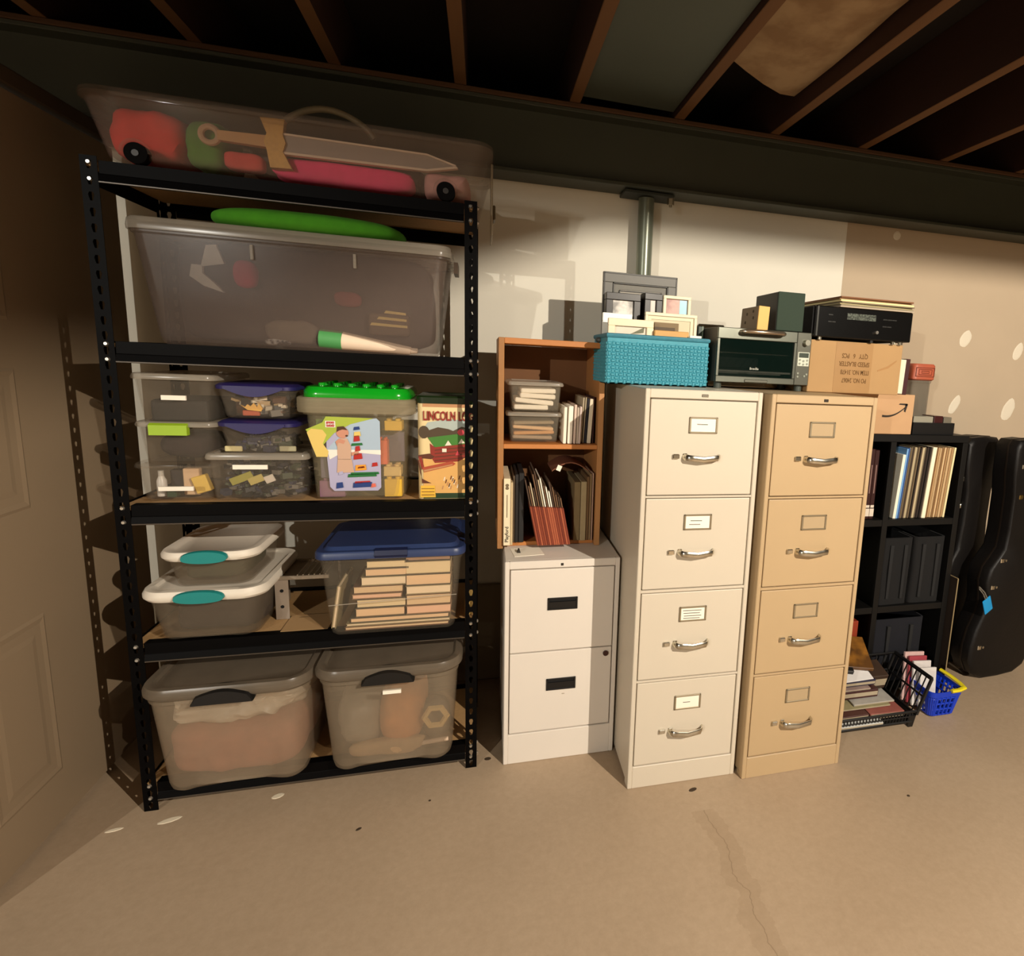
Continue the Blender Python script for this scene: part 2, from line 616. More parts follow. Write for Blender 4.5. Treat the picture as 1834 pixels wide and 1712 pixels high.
def flange(bm, to3, n=48, w=0.036, pitch=0.0382):
    """perforated flange: keyhole in every pitch; to3(u, z) -> point"""
    faces = []
    for k in range(n):
        z0, z1 = k * pitch, (k + 1) * pitch
        zc = (z0 + z1) / 2
        hole = [(w / 2 + 0.0062 * math.cos(a), zc + 0.003 + 0.0062 * math.sin(a)) for a in [2 * PI * i / 8 for i in range(-1, 6)]] 
        hole = [(w / 2 - 0.003, zc - 0.012), (w / 2 + 0.003, zc - 0.012), (w / 2 + 0.0065, zc + 0.002), (w / 2 + 0.004, zc + 0.009), (w / 2 - 0.004, zc + 0.009), (w / 2 - 0.0065, zc + 0.002)]
        ov = [bm.verts.new(to3(u, z)) for u, z in ((0, z0), (w, z0), (w, z1), (0, z1))]
        hv = [bm.verts.new(to3(u, z)) for u, z in hole]
        for f in ((ov[0], ov[1], hv[1], hv[0]), (ov[1], ov[2], hv[3], hv[2]), (ov[1], hv[2], hv[1]), (ov[2], ov[3], hv[4], hv[3]), (ov[3], ov[0], hv[0], hv[5]), (ov[3], hv[5], hv[4])):
            faces.append(bm.faces.new(f))
    return faces


for px, sx in ((0, 1), (SHW, -1)):
    for py, sy in ((0, 1), (SHD, -1)):
        b = NB()
        fs = flange(b, lambda u, z: (px + sx * u, py, z))
        fs += flange(b, lambda u, z: (px, py + sy * u, z))
        bmesh.ops.remove_doubles(b, verts=b.verts, dist=1e-5)
        bmesh.ops.recalc_face_normals(b, faces=b.faces)
        bmesh.ops.solidify(b, geom=list(b.faces), thickness=0.0016)
        obj('post', b, BLACK_STEEL, shelf)
riv = NB()
loft(riv, [[(0.0062 * c, -0.0005, 0.0062 * s) for c, s in [(math.cos(2 * PI * i / 10), math.sin(2 * PI * i / 10)) for i in range(10)]],
           [(0.004 * c, -0.0045, 0.004 * s) for c, s in [(math.cos(2 * PI * i / 10), math.sin(2 * PI * i / 10)) for i in range(10)]]])
riv0 = None
for zd in DECKS:
    for dz in (-0.004, -0.044):
        for px in (0.019, SHW - 0.019):
            if riv0 is None:
                riv0 = obj('rivet', riv, RIVET, shelf, (px, 0, zd + dz))
            else:
                again(riv0, 'rivet', shelf, (px, 0, zd + dz))
        again(riv0, 'rivet', shelf, (SHW, 0.018, zd + dz), (0, 0, PI / 2))
for zd in DECKS:
    # front and back beams: upright face with a small rolled step and a protruding lower lip
    prof = [(0.004, zd + 0.003), (0.032, zd + 0.003), (0.032, zd - 0.001), (0.0065, zd - 0.001), (0.0065, zd - 0.030), (0.002, zd - 0.034), (0.0005, zd - 0.052), (-0.0035, zd - 0.052), (-0.0035, zd - 0.047), (0.0015, zd - 0.030), (0.003, zd - 0.028)]
    obj('front_beam', prism_x(NB(), prof, 0.037, SHW - 0.037), BLACK_STEEL, shelf)
    obj('lip_highlight', box(NB(), 0.038, SHW - 0.038, -0.0052, -0.0030, zd - 0.0515, zd - 0.0478, 0.0006), M('lip_glint_paint', '#4d443a', 0.4, 0.3, spec=0.5), shelf)  # added paler strip: the glint along the lower lip is painted in its colour
    obj('back_beam', prism_x(NB(), [(SHD - y, z) for y, z in prof], 0.037, SHW - 0.037), BLACK_STEEL, shelf)
    for px in (0.004, SHW - 0.0065):
        obj('side_beam', box(NB(), px, px + 0.0025, 0.037, SHD - 0.037, zd - 0.05, zd + 0.003), BLACK_STEEL, shelf)
    obj('deck', box(NB(), 0.008, SHW - 0.008, 0.0075, SHD - 0.008, zd - 0.012, zd - 0.0012, 0.0005), PARTICLE, shelf)

# ================================================================ FILING CABINETS
def bar_handle(w, up=0.0):
    b = NB()
    pts = [(0, 0, 0), (0.004, -0.016, 0.001), (0.012, -0.025, 0.0), (w * 0.5, -0.029, -0.004), (w - 0.012, -0.025, 0.0), (w - 0.004, -0.016, 0.001), (w, 0, 0)]
    fine = []
    for a, c in zip(pts, pts[1:]):
        for q in range(3):
            fine.append(Vector(a).lerp(Vector(c), q / 3))
    fine.append(Vector(pts[-1]))
    tube(b, fine, 0.0095, 10, flat=0.38)
    return b


def cabinet(label, loc, rz, w, h, d, mat, drawers, holders, handles, style, cards=None, emblem=None):
    t = thing('filing_cabinet', label, 'filing cabinet', loc, rz)
    b = NB()
    box(b, 0, w, 0.016, d, 0.012, h, 0.003)
    top = drawers[0][1] + 0.004
    bot = drawers[-1][0] - 0.004
    # face frame around the drawers
    box(b, 0, 0.015, 0, 0.02, 0.0, h, 0.002)
    box(b, w - 0.015, w, 0, 0.02, 0.0, h, 0.002)
    box(b, 0.0145, w - 0.0145, 0.0002, 0.02, top, h, 0.002)
    box(b, 0.0145, w - 0.0145, 0.0002, 0.02, 0.0, bot, 0.002)
    for a, c in zip(drawers, drawers[1:]):
        if a[0] - c[1] > 0.008:
            box(b, 0.0145, w - 0.0145, 0.0006, 0.02, c[1] + 0.003, a[0] - 0.003, 0.001)
    box(b, 0.0, w, 0.02, 0.04, 0, 0.02)
    box(b, 0.0, w, d - 0.04, d, 0, 0.02)
    obj('cabinet_body', b, mat, t, smooth=False)
    for k, (z0, z1) in enumerate(drawers):
        dr = obj('drawer', box(NB(), 0.0185, w - 0.0185, 0.0015, 0.017, z0, z1, 0.0022, 2), mat, t)
        if style == 'bar':
            hx0, hz = handles[k]
            obj('handle', bar_handle(0.116), CHROME, dr, (hx0, 0.002, hz), smooth=True)
            obj('handle_plate', box(NB(), hx0 - 0.001, hx0 + 0.012, -0.004, 0.002, hz - 0.011, hz + 0.011, 0.0015), CHROME, dr)
            obj('thumb_latch', box(NB(), hx0 - 0.034, hx0 - 0.014, -0.007, 0.002, hz - 0.006, hz + 0.009, 0.002), CHROME, dr)
            lx, lz = holders[k]
            lw, lh = 0.092, 0.05
            fr = NB()
            for r_ in ((lx, lx + lw, lz + lh - 0.005, lz + lh), (lx, lx + lw, lz, lz + 0.005), (lx, lx + 0.006, lz, lz + lh), (lx + lw - 0.006, lx + lw, lz, lz + lh)):
                box(fr, r_[0], r_[1], -0.003, 0.0016, r_[2], r_[3], 0.001)
            obj('label_holder', fr, DULL_STEEL, dr)
            if cards:
                obj('label_card', box(NB(), lx + 0.004, lx + lw - 0.004, -0.0008, 0.0014, lz + 0.004, lz + lh - 0.004), LABEL_W, dr)
                wr = NB()
                for x0_, x1_, z_ in cards[k]:
                    flat(wr, [(lx + x0_, lz + z_), (lx + x1_, lz + z_ - 0.0006), (lx + x1_, lz + z_ + 0.0014), (lx + x0_, lz + z_ + 0.002)], -0.0012)
                obj('handwriting', wr, INK, dr)
            else:
                obj('label_card', box(NB(), lx + 0.004, lx + lw - 0.004, -0.0004, 0.0014, lz + 0.004, lz + lh - 0.004), M('faded_card', '#ab9472', 0.7, var=0.03), dr)
        else:
            hx0, hz0 = handles[k]
            rec = NB()
            # recessed cup pull: frame, sloped recess
            x0_, x1_, z0_, z1_ = hx0, hx0 + 0.101, hz0, hz0 + 0.043
            for r_ in ((x0_, x1_, z1_ - 0.006, z1_), (x0_, x1_, z0_, z0_ + 0.005), (x0_, x0_ + 0.006, z0_, z1_), (x1_ - 0.006, x1_, z0_, z1_)):
                box(rec, r_[0], r_[1], -0.003, 0.0014, r_[2], r_[3], 0.001)
            prism_x(rec, [(0.0012, z0_ + 0.004), (-0.0008, z0_ + 0.004), (-0.0022, z0_ + 0.028), (0.0012, z0_ + 0.03)], x0_ + 0.005, x1_ - 0.005)
            obj('handle', rec, BLACK_PL, dr)
            obj('handle_recess', box(NB(), x0_ + 0.005, x1_ - 0.005, 0.0, 0.0013, z0_ + 0.03, z1_ - 0.005), DARK_HOLE, dr)
    if emblem:
        ex, ez, em, ew = emblem
        obj('maker_plate', box(NB(), ex - ew, ex + ew, -0.0015, 0.0006, ez - 0.0045, ez + 0.0045, 0.001), em, t)
    return t


D4 = ((0.9955, 1.288), (0.692, 0.9835), (0.386, 0.6775), (0.082, 0.3735))
cards = (((0.025, 0.06, 0.027),), ((0.022, 0.06, 0.029), (0.018, 0.055, 0.017)), ((0.012, 0.075, 0.036), (0.014, 0.07, 0.027), (0.016, 0.075, 0.018), (0.014, 0.07, 0.010)), ((0.03, 0.055, 0.024),))
cabinet('tall warm-grey four-drawer filing cabinet with white cards in chrome holders', (1.4265, -0.2181, 0), -0.012, 0.379, 1.319, 0.635, GREY_CAB, D4,
        ((0.141, 1.188), (0.142, 0.883), (0.145, 0.578), (0.146, 0.269)), ((0.128, 1.115), (0.129, 0.811), (0.131, 0.504), (0.132, 0.196)), 'bar', cards, (0.187, 1.303, CHROME, 0.011))
cabinet('tall tan four-drawer filing cabinet with empty label holders', (1.8208, -0.2549, 0), 0.009, 0.3823, 1.318, 0.635, TAN_CAB, D4,
        ((0.140, 1.185), (0.141, 0.880), (0.142, 0.575), (0.142, 0.268)), ((0.130, 1.115), (0.130, 0.809), (0.132, 0.502), (0.131, 0.196)), 'bar', None, (0.19, 1.303, INK, 0.008))
w = cabinet('short off-white two-drawer filing cabinet under the pine cube shelf', (1.0359, -0.0109, 0), -0.0024, 0.3844, 0.7305, 0.47, WHITE_CAB, ((0.409, 0.700), (0.114, 0.405)),
            None, ((0.140, 0.556), (0.141, 0.263)), 'cup', None, (0.186, 0.7155, INK, 0.0045))
obj('lock', cyl(NB(), (0.345, 0.002, 0.383), (0.345, -0.004, 0.383), 0.0095, 14), M('lock_bronze', '#3a1712', 0.4), w)
obj('scuff', flat(sc := NB(), disc(0.2, 0.245, 0.006, 0.002, 8), 0.0013) and sc, M('scuff_mark', '#a59a86', 0.8), w)


# ================================================================ PLASTIC BINS
CLEAR = P('clear_plastic', '#c4b8a6', 0.085, 0.15)
FROST = P('frosted_plastic', '#b9a894', 0.36, 0.3)
MILKY = P('milky_plastic', '#bdb3a2', 0.5, 0.3)
HAZY = P('hazy_plastic', '#8a7a70', 0.34, 0.3)
LIDCLR = P('clear_lid_plastic', '#cfc5b4', 0.5, 0.2)
DARKLID = M('grey_lid_plastic', '#7d7467', 0.35)


def tub(wt, dt, wb, db, h, r, t=0.0025, wave=0.0, n=4, z0=0.0):
    """open tub with wall thickness and a rolled rim; centre of the base at the origin"""
    b = NB()

    def ring(w, d, rr, z):
        return rring(w, d, rr, z, n, m=12 if wave else 1)

    def lerp(k):
        return wb + (wt - wb) * k, db + (dt - db) * k

    rings = []
    for k, ins in ((0.0, 0.012), (0.03, 0.003), (0.08, 0), (0.5, 0), (0.93, 0)):
        w, d = lerp(k)
        rings.append(ring(w - 2 * ins, d - 2 * ins, max(r - ins, 0.003), z0 + h * k))
    w, d = lerp(0.94)
    rings.append(ring(wt + 0.008, dt + 0.008, r + 0.004, z0 + h * 0.945))
    rings.append(ring(wt + 0.008, dt + 0.008, r + 0.004, z0 + h))
    rings.append(ring(wt - 2 * t, dt - 2 * t, r, z0 + h))
    for k in (0.5, 0.08):
        w, d = lerp(k)
        rings.append(ring(w - 2 * t, d - 2 * t, max(r - t, .002), z0 + h * k + (t if k < .1 else 0)))
    w, d = lerp(0.03)
    rings.append(ring(w - 0.02, d - 0.02, max(r - .01, .002), z0 + t + h * 0.03))
    loft(b, rings)
    if wave:
        for v in b.verts:
            if v.co.z < h * 0.06:
                v.co.z += wave * (0.5 + 0.5 * math.cos(2 * PI * v.co.x / wb))
    return b


def lidmesh(w, d, r, h, z, panel=0.012, sag=0.0, n=4):
    b = NB()
    rings = [rring(w, d, r, z, n), rring(w + 0.002, d + 0.002, r + .001, z + h * 0.35, n), rring(w - 0.004, d - 0.004, r - .002, z + h * 0.85, n), rring(w - 0.014, d - 0.014, max(r - .006, .003), z + h, n),
             rring(w - 0.014 - 2 * panel, d - 0.014 - 2 * panel, max(r - .012, .003), z + h, n), rring(w - 0.02 - 2 * panel, d - 0.02 - 2 * panel, max(r - .014, .003), z + h * (1 - sag), n)]
    return loft(b, rings)


def bin_(label, loc, wt, dt, wb, db, h, lid_h=0.014, body=CLEAR, lid=LIDCLR, r=0.02, rz=0.0, group=None, over=0.008, wave=0.0, name='storage_bin', sag=0.3, n=4):
    t = thing(name, label, 'bin', loc, rz, group)
    obj('bin_body', tub(wt, dt, wb, db, h, r, wave=wave, n=n), body, t, smooth=True)
    obj('lid', lidmesh(wt + 2 * over, dt + 2 * over, r + over, lid_h, h - lid_h * 0.35, sag=sag, n=n), lid, t, smooth=True)
    return t


def heap(name, label, cat, loc, w, d, h, mat, seed, rough=0.3, group=None, rz=0.0, freq=7.0, sub=4, e=2.8):
    o = obj(name, blob(w, d, h, seed, rough, sub=sub, freq=freq, e=e), mat, None, loc, (0, 0, rz), smooth=True)
    return tag(o, label, cat, group)


def jumble(name, label, loc, w, d, h, mats, n, seed, s0=0.008, s1=0.03):
    """uncountable small toy pieces poured into a bin"""
    rn = random.Random(seed)
    b = NB()
    for i in range(n):
        a = s0 + (s1 - s0) * rn.random()
        c = (a, a * (0.4 + .6 * rn.random()), a * (0.3 + .4 * rn.random()))
        mt = Matrix.Translation(((rn.random() - .5) * (w - a), (rn.random() - .5) * (d - a), a * .3 + rn.random() ** 1.3 * (h - a * .6))) @ Matrix.Rotation(rn.random() * 6, 4, 'Z') @ Matrix.Rotation((rn.random() - .5) * 1.0, 4, 'X')
        tt = bmesh.new()
        bmesh.ops.create_cube(tt, size=1)
        for v in tt.verts:
            v.co = Vector((v.co.x * c[0], v.co.y * c[1], v.co.z * c[2]))
        k = rn.randrange(len(mats))
        for f in tt.faces:
            f.material_index = k
        vs = {v: b.verts.new(mt @ v.co) for v in tt.verts}
        for f in tt.faces:
            nf = b.faces.new([vs[v] for v in f.verts])
            nf.material_index = k
        tt.free()
    o = obj(name, b, mats, None, loc)
    return tag(o, label, 'toys', None, 'stuff')


def cloth(name, hexcol, **k):
    return M(name, hexcol, 0.95, var=0.2, scale=30, bump=0.3, **k)


# ---------------------------------------------------------------- top deck: wheeled under-bed tote
Z1 = DECKS[0] + 0.004
t = thing('wheeled_tote', 'long clear wheeled tote with a handle lying on top of the shelving unit', 'tote', (0.495, 0.213, Z1))
TOTE = P('tote_plastic', '#b8a492', 0.12, 0.07)
b = tub(0.985, 0.445, 0.905, 0.405, 0.150, 0.05, 0.003, n=6, z0=0.010)
obj('tote_body', b, TOTE, t, smooth=True)
b = lidmesh(0.998, 0.458, 0.056, 0.022, 0.150, 0.02, sag=0.5, n=6)
obj('lid', b, TOTE, t, smooth=True)
pts = [(-0.075 + 0.24 * i / 16 - 0.0, -0.11, 0.168 + 0.062 * math.sin(PI * i / 16) ** 0.7) for i in range(17)]
obj('carry_handle', tube(NB(), pts, 0.009, 10), P('handle_plastic', '#a59778', 0.6, 0.3), t, smooth=True)
for wx in (-0.376, 0.366):
    b = NB()
    cyl(b, (wx, -0.214, 0.026), (wx, -0.190, 0.026), 0.0255, 24)
    w_ = obj('wheel', b, M('wheel_black', '#060505', 0.85, spec=0.1), t, smooth=True)
    obj('hub', cyl(NB(), (wx, -0.2165, 0.026), (wx, -0.213, 0.026), 0.008, 12), M('hub_grey', '#241e19', 0.5), w_)
    b = NB()
    outer = [(wx + 0.034 * math.cos(a), 0.026 + 0.034 * math.sin(a)) for a in [PI * i / 14 for i in range(15)]]
    inner = [(wx + 0.0275 * math.cos(a), 0.026 + 0.0275 * math.sin(a)) for a in [PI * i / 14 for i in range(15)]]
    vo = [[b.verts.new((x, y, z)) for x, z in outer] for y in (-0.217, -0.196)]
    vi = [[b.verts.new((x, y, z)) for x, z in inner] for y in (-0.217, -0.196)]
    for i in range(14):
        b.faces.new((vo[0][i], vo[0][i + 1], vi[0][i + 1], vi[0][i]))
        b.faces.new((vo[1][i], vo[1][i + 1], vo[0][i + 1], vo[0][i]))
        b.faces.new((vi[0][i], vi[0][i + 1], vi[1][i + 1], vi[1][i]))
    obj('wheel_arch', b, TOTE, t, smooth=True)
b = NB()
box(b, 0.4925, 0.499, -0.10, 0.10, -0.06, 0.15, 0.003)
obj('end_latch', b, P('latch_plastic', '#b5a58c', 0.55, 0.25), t)
obj('latch_button', box(NB(), 0.499, 0.508, -0.03, 0.03, 0.0, 0.045, 0.003), M('latch_olive', '#5b4d33', 0.5), t)

ZT = Z1 + 0.018
GOLD = M('worn_gold_foam', '#c08f3e', 0.55, var=0.25, scale=120)
BLADE = M('grey_foam_blade', '#8d7d70', 0.6, var=0.1)
PALE = M('pale_foam_edge', '#cbb299', 0.6)
sw = thing('toy_sword', 'gold-hilted foam toy sword lying inside the clear wheeled tote', 'toy sword', (0.418, 0.046, 1.932), rot=(0, -0.005, 0.01))
b = NB()
loft(b, [[(x, y0, z) for x, z in ((0.02, -0.024), (0.39, -0.021), (0.465, -0.003), (0.45, 0.006), (0.39, 0.021), (0.02, 0.024))] for y0 in (-0.006, 0.006)])
obj('blade', b, BLADE, sw)
b = NB()
prism(b, [(0.02, -0.027), (0.39, -0.024), (0.475, -0.005), (0.47, 0.0), (0.39, -0.018), (0.02, -0.021)], -0.009, 0.009)
prism(b, [(0.02, 0.027), (0.39, 0.024), (0.47, 0.003), (0.465, -0.001), (0.39, 0.019), (0.02, 0.022)], -0.009, 0.009)
obj('blade_edge', b, PALE, sw)
b = NB()
prism(b, [(-0.014, 0.02), (-0.028, 0.058), (0.03, 0.06), (0.024, 0.02), (0.03, 0.0), (0.022, -0.022), (0.042, -0.064), (-0.010, -0.066), (-0.016, -0.022), (-0.022, 0)], -0.013, 0.013)
obj('guard', b, GOLD, sw)
b = NB()
prism(b, [(-0.13, -0.012), (-0.013, -0.015), (-0.013, 0.015), (-0.13, 0.012)], -0.010, 0.010)
obj('grip', b, M('grip_foam', '#b07f48', 0.6), sw)
b = NB()
tube(b, [(-0.150 + 0.020 * math.cos(a), 0, 0.020 * math.sin(a)) for a in [2 * PI * i / 20 for i in range(20)]], 0.008, 8, closed=True, up=(0, 1, 0))
obj('pommel_ring', b, M('pommel_foam', '#b08a68', 0.6), sw, smooth=True)
heap('red_cloth', 'red cloth bunched in the left end of the wheeled tote', 'cloth', (0.120, 0.135, ZT), 0.18, 0.22, 0.142, cloth('red_cloth_mat', '#d0342e'), 1, 0.2, e=4.5)
heap('green_cloth', 'green cloth heap between the red cloth and the sword grip in the wheeled tote', 'cloth', (0.245, 0.145, ZT), 0.105, 0.20, 0.138, cloth('green_cloth_mat', '#4c7a2c'), 2, 0.2, e=4.5)
heap('pink_cloth', 'hot pink cloth lying along the tote floor below the sword blade', 'cloth', (0.585, 0.10, ZT), 0.40, 0.10, 0.066, cloth('pink_cloth_mat', '#dd2a66'), 3, 0.18, e=5)
heap('salmon_cloth', 'small salmon red cloth below the sword grip in the tote', 'cloth', (0.335, 0.085, ZT + 0.012), 0.105, 0.05, 0.05, cloth('salmon_cloth_mat', '#c84640'), 4, 0.18, e=5)
heap('rose_cloth', 'pale rose cloth at the right end of the wheeled tote', 'cloth', (0.862, 0.16, ZT), 0.14, 0.24, 0.08, cloth('rose_cloth_mat', '#c28a82'), 5, 0.18, e=5)
heap('dark_cloth', 'dark grey cloth behind the sword blade in the wheeled tote', 'cloth', (0.56, 0.205, ZT), 0.50, 0.20, 0.135, cloth('dark_cloth_mat', '#57433f'), 6, 0.2, e=4.5)

# ---------------------------------------------------------------- second deck: the big clear bin and green cushion
Z2 = DECKS[1]
bx = bin_('very large clear bin full of dark dress-up things, under the green cushion', (0.462, 0.225, Z2), 0.80, 0.345, 0.716, 0.31, 0.312, 0.032, HAZY, LIDCLR, 0.03, over=0.012, n=5)
b = NB()
for x0 in (-0.115, 0.145):
    box(b, x0 - 0.004, x0 + 0.004, -0.176, -0.168, 0.245, 0.285, 0.001)
obj('rib', b, LIDCLR, bx)
b = NB()
prism_x(b, [(-0.05, 0.27), (-0.05, 0.305), (0.05, 0.305), (0.05, 0.27)], 0.412, 0.425)
obj('side_latch', b, M('latch_brown', '#4b3826', 0.5), bx)
heap('green_cushion', 'bright green squashed round cushion lying on the very large clear bin', 'cushion', (0.478, 0.17, Z2 + 0.326), 0.52, 0.28, 0.069, cloth('lime_fabric', '#3f8a12'), 8, 0.05, freq=3, sub=5)
heap('dark_costume', 'dark grey costume heap filling the very large clear bin', 'clothes', (0.462, 0.245, Z2 + 0.012), 0.71, 0.26, 0.292, cloth('charcoal_cloth', '#463b38'), 9, 0.08, freq=4, sub=5, e=7)
WHC = cloth('white_cloth_mat', '#e6ddcf')
b = NB()
for poly in ([(-0.03, 0.0), (0.028, 0.012), (0.012, 0.062), (-0.012, 0.058)], [(-0.06, -0.028), (-0.028, -0.052), (0.02, -0.068), (-0.004, -0.04), (-0.028, -0.018), (-0.026, 0.004), (-0.052, 0.004)]):
    prism(b, poly, -0.006, 0.006)
tag(obj('white_cloth', b, WHC, None, (0.235, 0.106, Z2 + 0.222), (0.12, 0, 0)), 'white cloth scrap seen high in the left of the very large bin', 'cloth')
heap('red_hat', 'small red hat pressed against the front of the very large bin', 'hat', (0.313, 0.105, Z2 + 0.17), 0.062, 0.05, 0.08, cloth('crimson_cloth', '#c22a48'), 11, 0.1)
heap('red_glove', 'faded red glove in the middle of the very large bin', 'glove', (0.575, 0.108, Z2 + 0.135), 0.085, 0.03, 0.05, cloth('maroon_cloth', '#8a4040'), 12, 0.2)
t = thing('paper_roll', 'green and cream tapering roll lying low in the very large bin', 'roll', (0.592, 0.085, Z2 + 0.035), rot=(0, 0.06, 0))
b = NB()
cyl(b, (-0.09, 0, 0.0), (-0.03, 0, 0.0), 0.028, 20)
obj('green_band', b, M('green_band', '#4f9a55', 0.6), t, smooth=True)
b = NB()
cyl(b, (-0.03, 0, 0.0), (0.16, 0, -0.008), 0.027, 20, 0.012)
cyl(b, (0.16, 0, -0.008), (0.18, 0, -0.006), 0.010, 12, 0.008)
obj('cream_roll', b, M('cream_paper', '#ecd3b8', 0.7), t, smooth=True)
t = thing('striped_toy', 'brown toy with three yellow stripes at the right of the very large bin', 'toy', (0.692, 0.103, Z2 + 0.06))
obj('toy_body', box(NB(), -0.06, 0.055, -0.012, 0.03, 0, 0.065, 0.008, 2), cloth('brown_toy_fabric', '#5f4c3a'), t)
for k in range(3):
    obj('stripe', prism(NB(), [(-0.055 + 0.02 * k, 0.028 + 0.019 * k), (0.05 - 0.002 * k, 0.025 + 0.019 * k), (0.05 - 0.002 * k, 0.032 + 0.019 * k), (-0.05 + 0.02 * k, 0.036 + 0.019 * k)], -0.0145, -0.011), M('stripe_yellow', '#e8c877', 0.6), t)
heap('grey_sock', 'small grey sock lying low in the left middle of the very large bin', 'sock', (0.43, 0.10, Z2 + 0.014), 0.16, 0.05, 0.08, cloth('sock_grey', '#7d6f60'), 14, 0.3)
heap('white_mask', 'small black and white mask on the floor of the very large bin', 'mask', (0.39, 0.092, Z2 + 0.013), 0.07, 0.03, 0.02, M('mask_white', '#d8d0c4', 0.7, hex2='#2b2422', scale=60), 15, 0.1)

# ---------------------------------------------------------------- third deck
Z3 = DECKS[2]
LIME = M('lime_latch', '#94b51f', 0.45)
NAVY = M('navy_lid', '#211a52', 0.45, var=0.15)
TOYB = [M('toy_black', '#191614', 0.5), M('toy_grey', '#6d665b', 0.5), M('toy_olive', '#3d4430', 0.6), M('toy_slate', '#3a3a4a', 0.5)]
TOYC = [M('toy_brown', '#4f2f1a', 0.5), TOYB[0], TOYB[1], M('toy_tan', '#a98c62', 0.6), M('toy_cream', '#cdbfa6', 0.6)]

t = bin_('small clear bin with a white strip label and dark contents, topmost of the left stack', (0.138, 0.185, Z3 + 0.222), 0.188, 0.28, 0.164, 0.26, 0.132, 0.016, CLEAR, LIDCLR, 0.022)
obj('strip_label', box(NB(), -0.028, 0.03, -0.142, -0.1355, 0.07, 0.083), LABEL_W, t)
tag(obj('dark_box', box(NB(), -0.07, 0.07, -0.11, 0.1, 0, 0.062, 0.008, 2), M('dark_box_mat', '#17120f', 0.8), None, (0.138, 0.185, Z3 + 0.228)), 'dark box inside the topmost small bin of the left stack', 'box')
t = bin_('small clear bin with a lime green latch, in the middle of the left stack', (0.136, 0.185, Z3 + 0.106), 0.182, 0.28, 0.160, 0.26, 0.116, 0.014, CLEAR, LIDCLR, 0.022)
b = NB()
prism_x(b, [(-0.158, 0.089), (-0.158, 0.117), (-0.148, 0.122), (-0.14, 0.122), (-0.14, 0.089)], -0.055, 0.035)
obj('latch', b, LIME, t)
heap('plum_cloth', 'dark plum cloth bundle in the lime-latched small bin', 'cloth', (0.136, 0.165, Z3 + 0.112), 0.145, 0.22, 0.086, cloth('plum', '#231412'), 21, 0.2)
t = bin_('small clear bin of bottles and little boxes at the foot of the left stack', (0.128, 0.185, Z3), 0.184, 0.28, 0.164, 0.26, 0.105, 0.014, CLEAR, CLEAR, 0.018)
obj('strip_label', box(NB(), -0.042, 0.042, -0.1425, -0.136, 0.034, 0.046), LABEL_W, t)
q = thing('white_bottle', 'small white bottle in the bottom small bin of the left stack', 'bottle', (0.078, 0.082, Z3 + 0.012))
bb = NB()
loft(bb, [[(r_ * math.cos(2 * PI * i / 16), r_ * math.sin(2 * PI * i / 16), z) for i in range(16)] for r_, z in ((0.012, 0), (0.0125, 0.004), (0.0125, 0.045), (0.008, 0.055), (0.007, 0.058))])
obj('bottle_body', bb, M('bottle_white', '#d6d0c6', 0.35), q, smooth=True)
obj('cap', cyl(NB(), (0, 0, 0.058), (0, 0, 0.074), 0.007, 14), M('bottle_cap', '#bfb9ae', 0.4), q)
for nm, lab, x0, x1, z0, z1, hc, ro in (('small_box', 'little black box leaning in the bottom small bin of the left stack', -0.021, 0.021, 0, 0.072, '#1c1110', 0),
                                        ('beige_box', 'little beige box standing in the bottom small bin of the left stack', -0.02, 0.02, 0, 0.078, '#d9b690', 0),
                                        ('yellow_box', 'little tilted yellow box in the bottom small bin of the left stack', -0.02, 0.018, 0, 0.05, '#e8c158', -0.3),
                                        ('green_jar', 'little dark green jar low in the bottom small bin of the left stack', -0.012, 0.012, 0, 0.03, '#1f3a16', 0)):
    px = {'small_box': 0.112, 'beige_box': 0.148, 'yellow_box': 0.184, 'green_jar': 0.11}[nm]
    py = {'small_box': 0.115, 'beige_box': 0.10, 'yellow_box': 0.088, 'green_jar': 0.07}[nm]
    tag(obj(nm, box(NB(), x0, x1, -0.012, 0.012, z0, z1, 0.002), M(nm + '_mat', hc, 0.6), None, (px, py, Z3 + (0.022 if nm == 'yellow_box' else 0.012)), (0, ro, 0)), lab, 'box' if 'box' in nm else 'jar')

t = bin_('clear bin of dark toy bricks with a white label, beside the left stack', (0.334, 0.18, Z3), 0.248, 0.28, 0.23, 0.262, 0.132, 0.018, CLEAR, LIDCLR, 0.012)
obj('strip_label', box(NB(), -0.062, 0.026, -0.1425, -0.137, 0.097, 0.11), LABEL_W, t)
jumble('toy_bricks', 'dark jumble of toy bricks in the labelled clear bin', (0.334, 0.18, Z3 + 0.008), 0.215, 0.245, 0.108, TOYB, 420, 5, 0.01, 0.03)
for lab, px, pz, hc, sx in (('olive yellow toy plate near the front of the brick bin', 0.288, 0.068, '#9a9440', 0.03), ('pale yellow toy ring plate beside the olive one', 0.325, 0.064, '#b8a860', 0.02), ('small white toy tile in the brick bin', 0.36, 0.066, '#cfc4b4', 0.013)):
    tag(obj('toy_plate', box(NB(), -sx, sx, -0.003, 0.003, -0.011, 0.011, 0.001), M('plate_' + hc[1:], hc, 0.5), None, (px, 0.052, Z3 + pz), (0.1, -0.4, 0)), lab, 'toy')
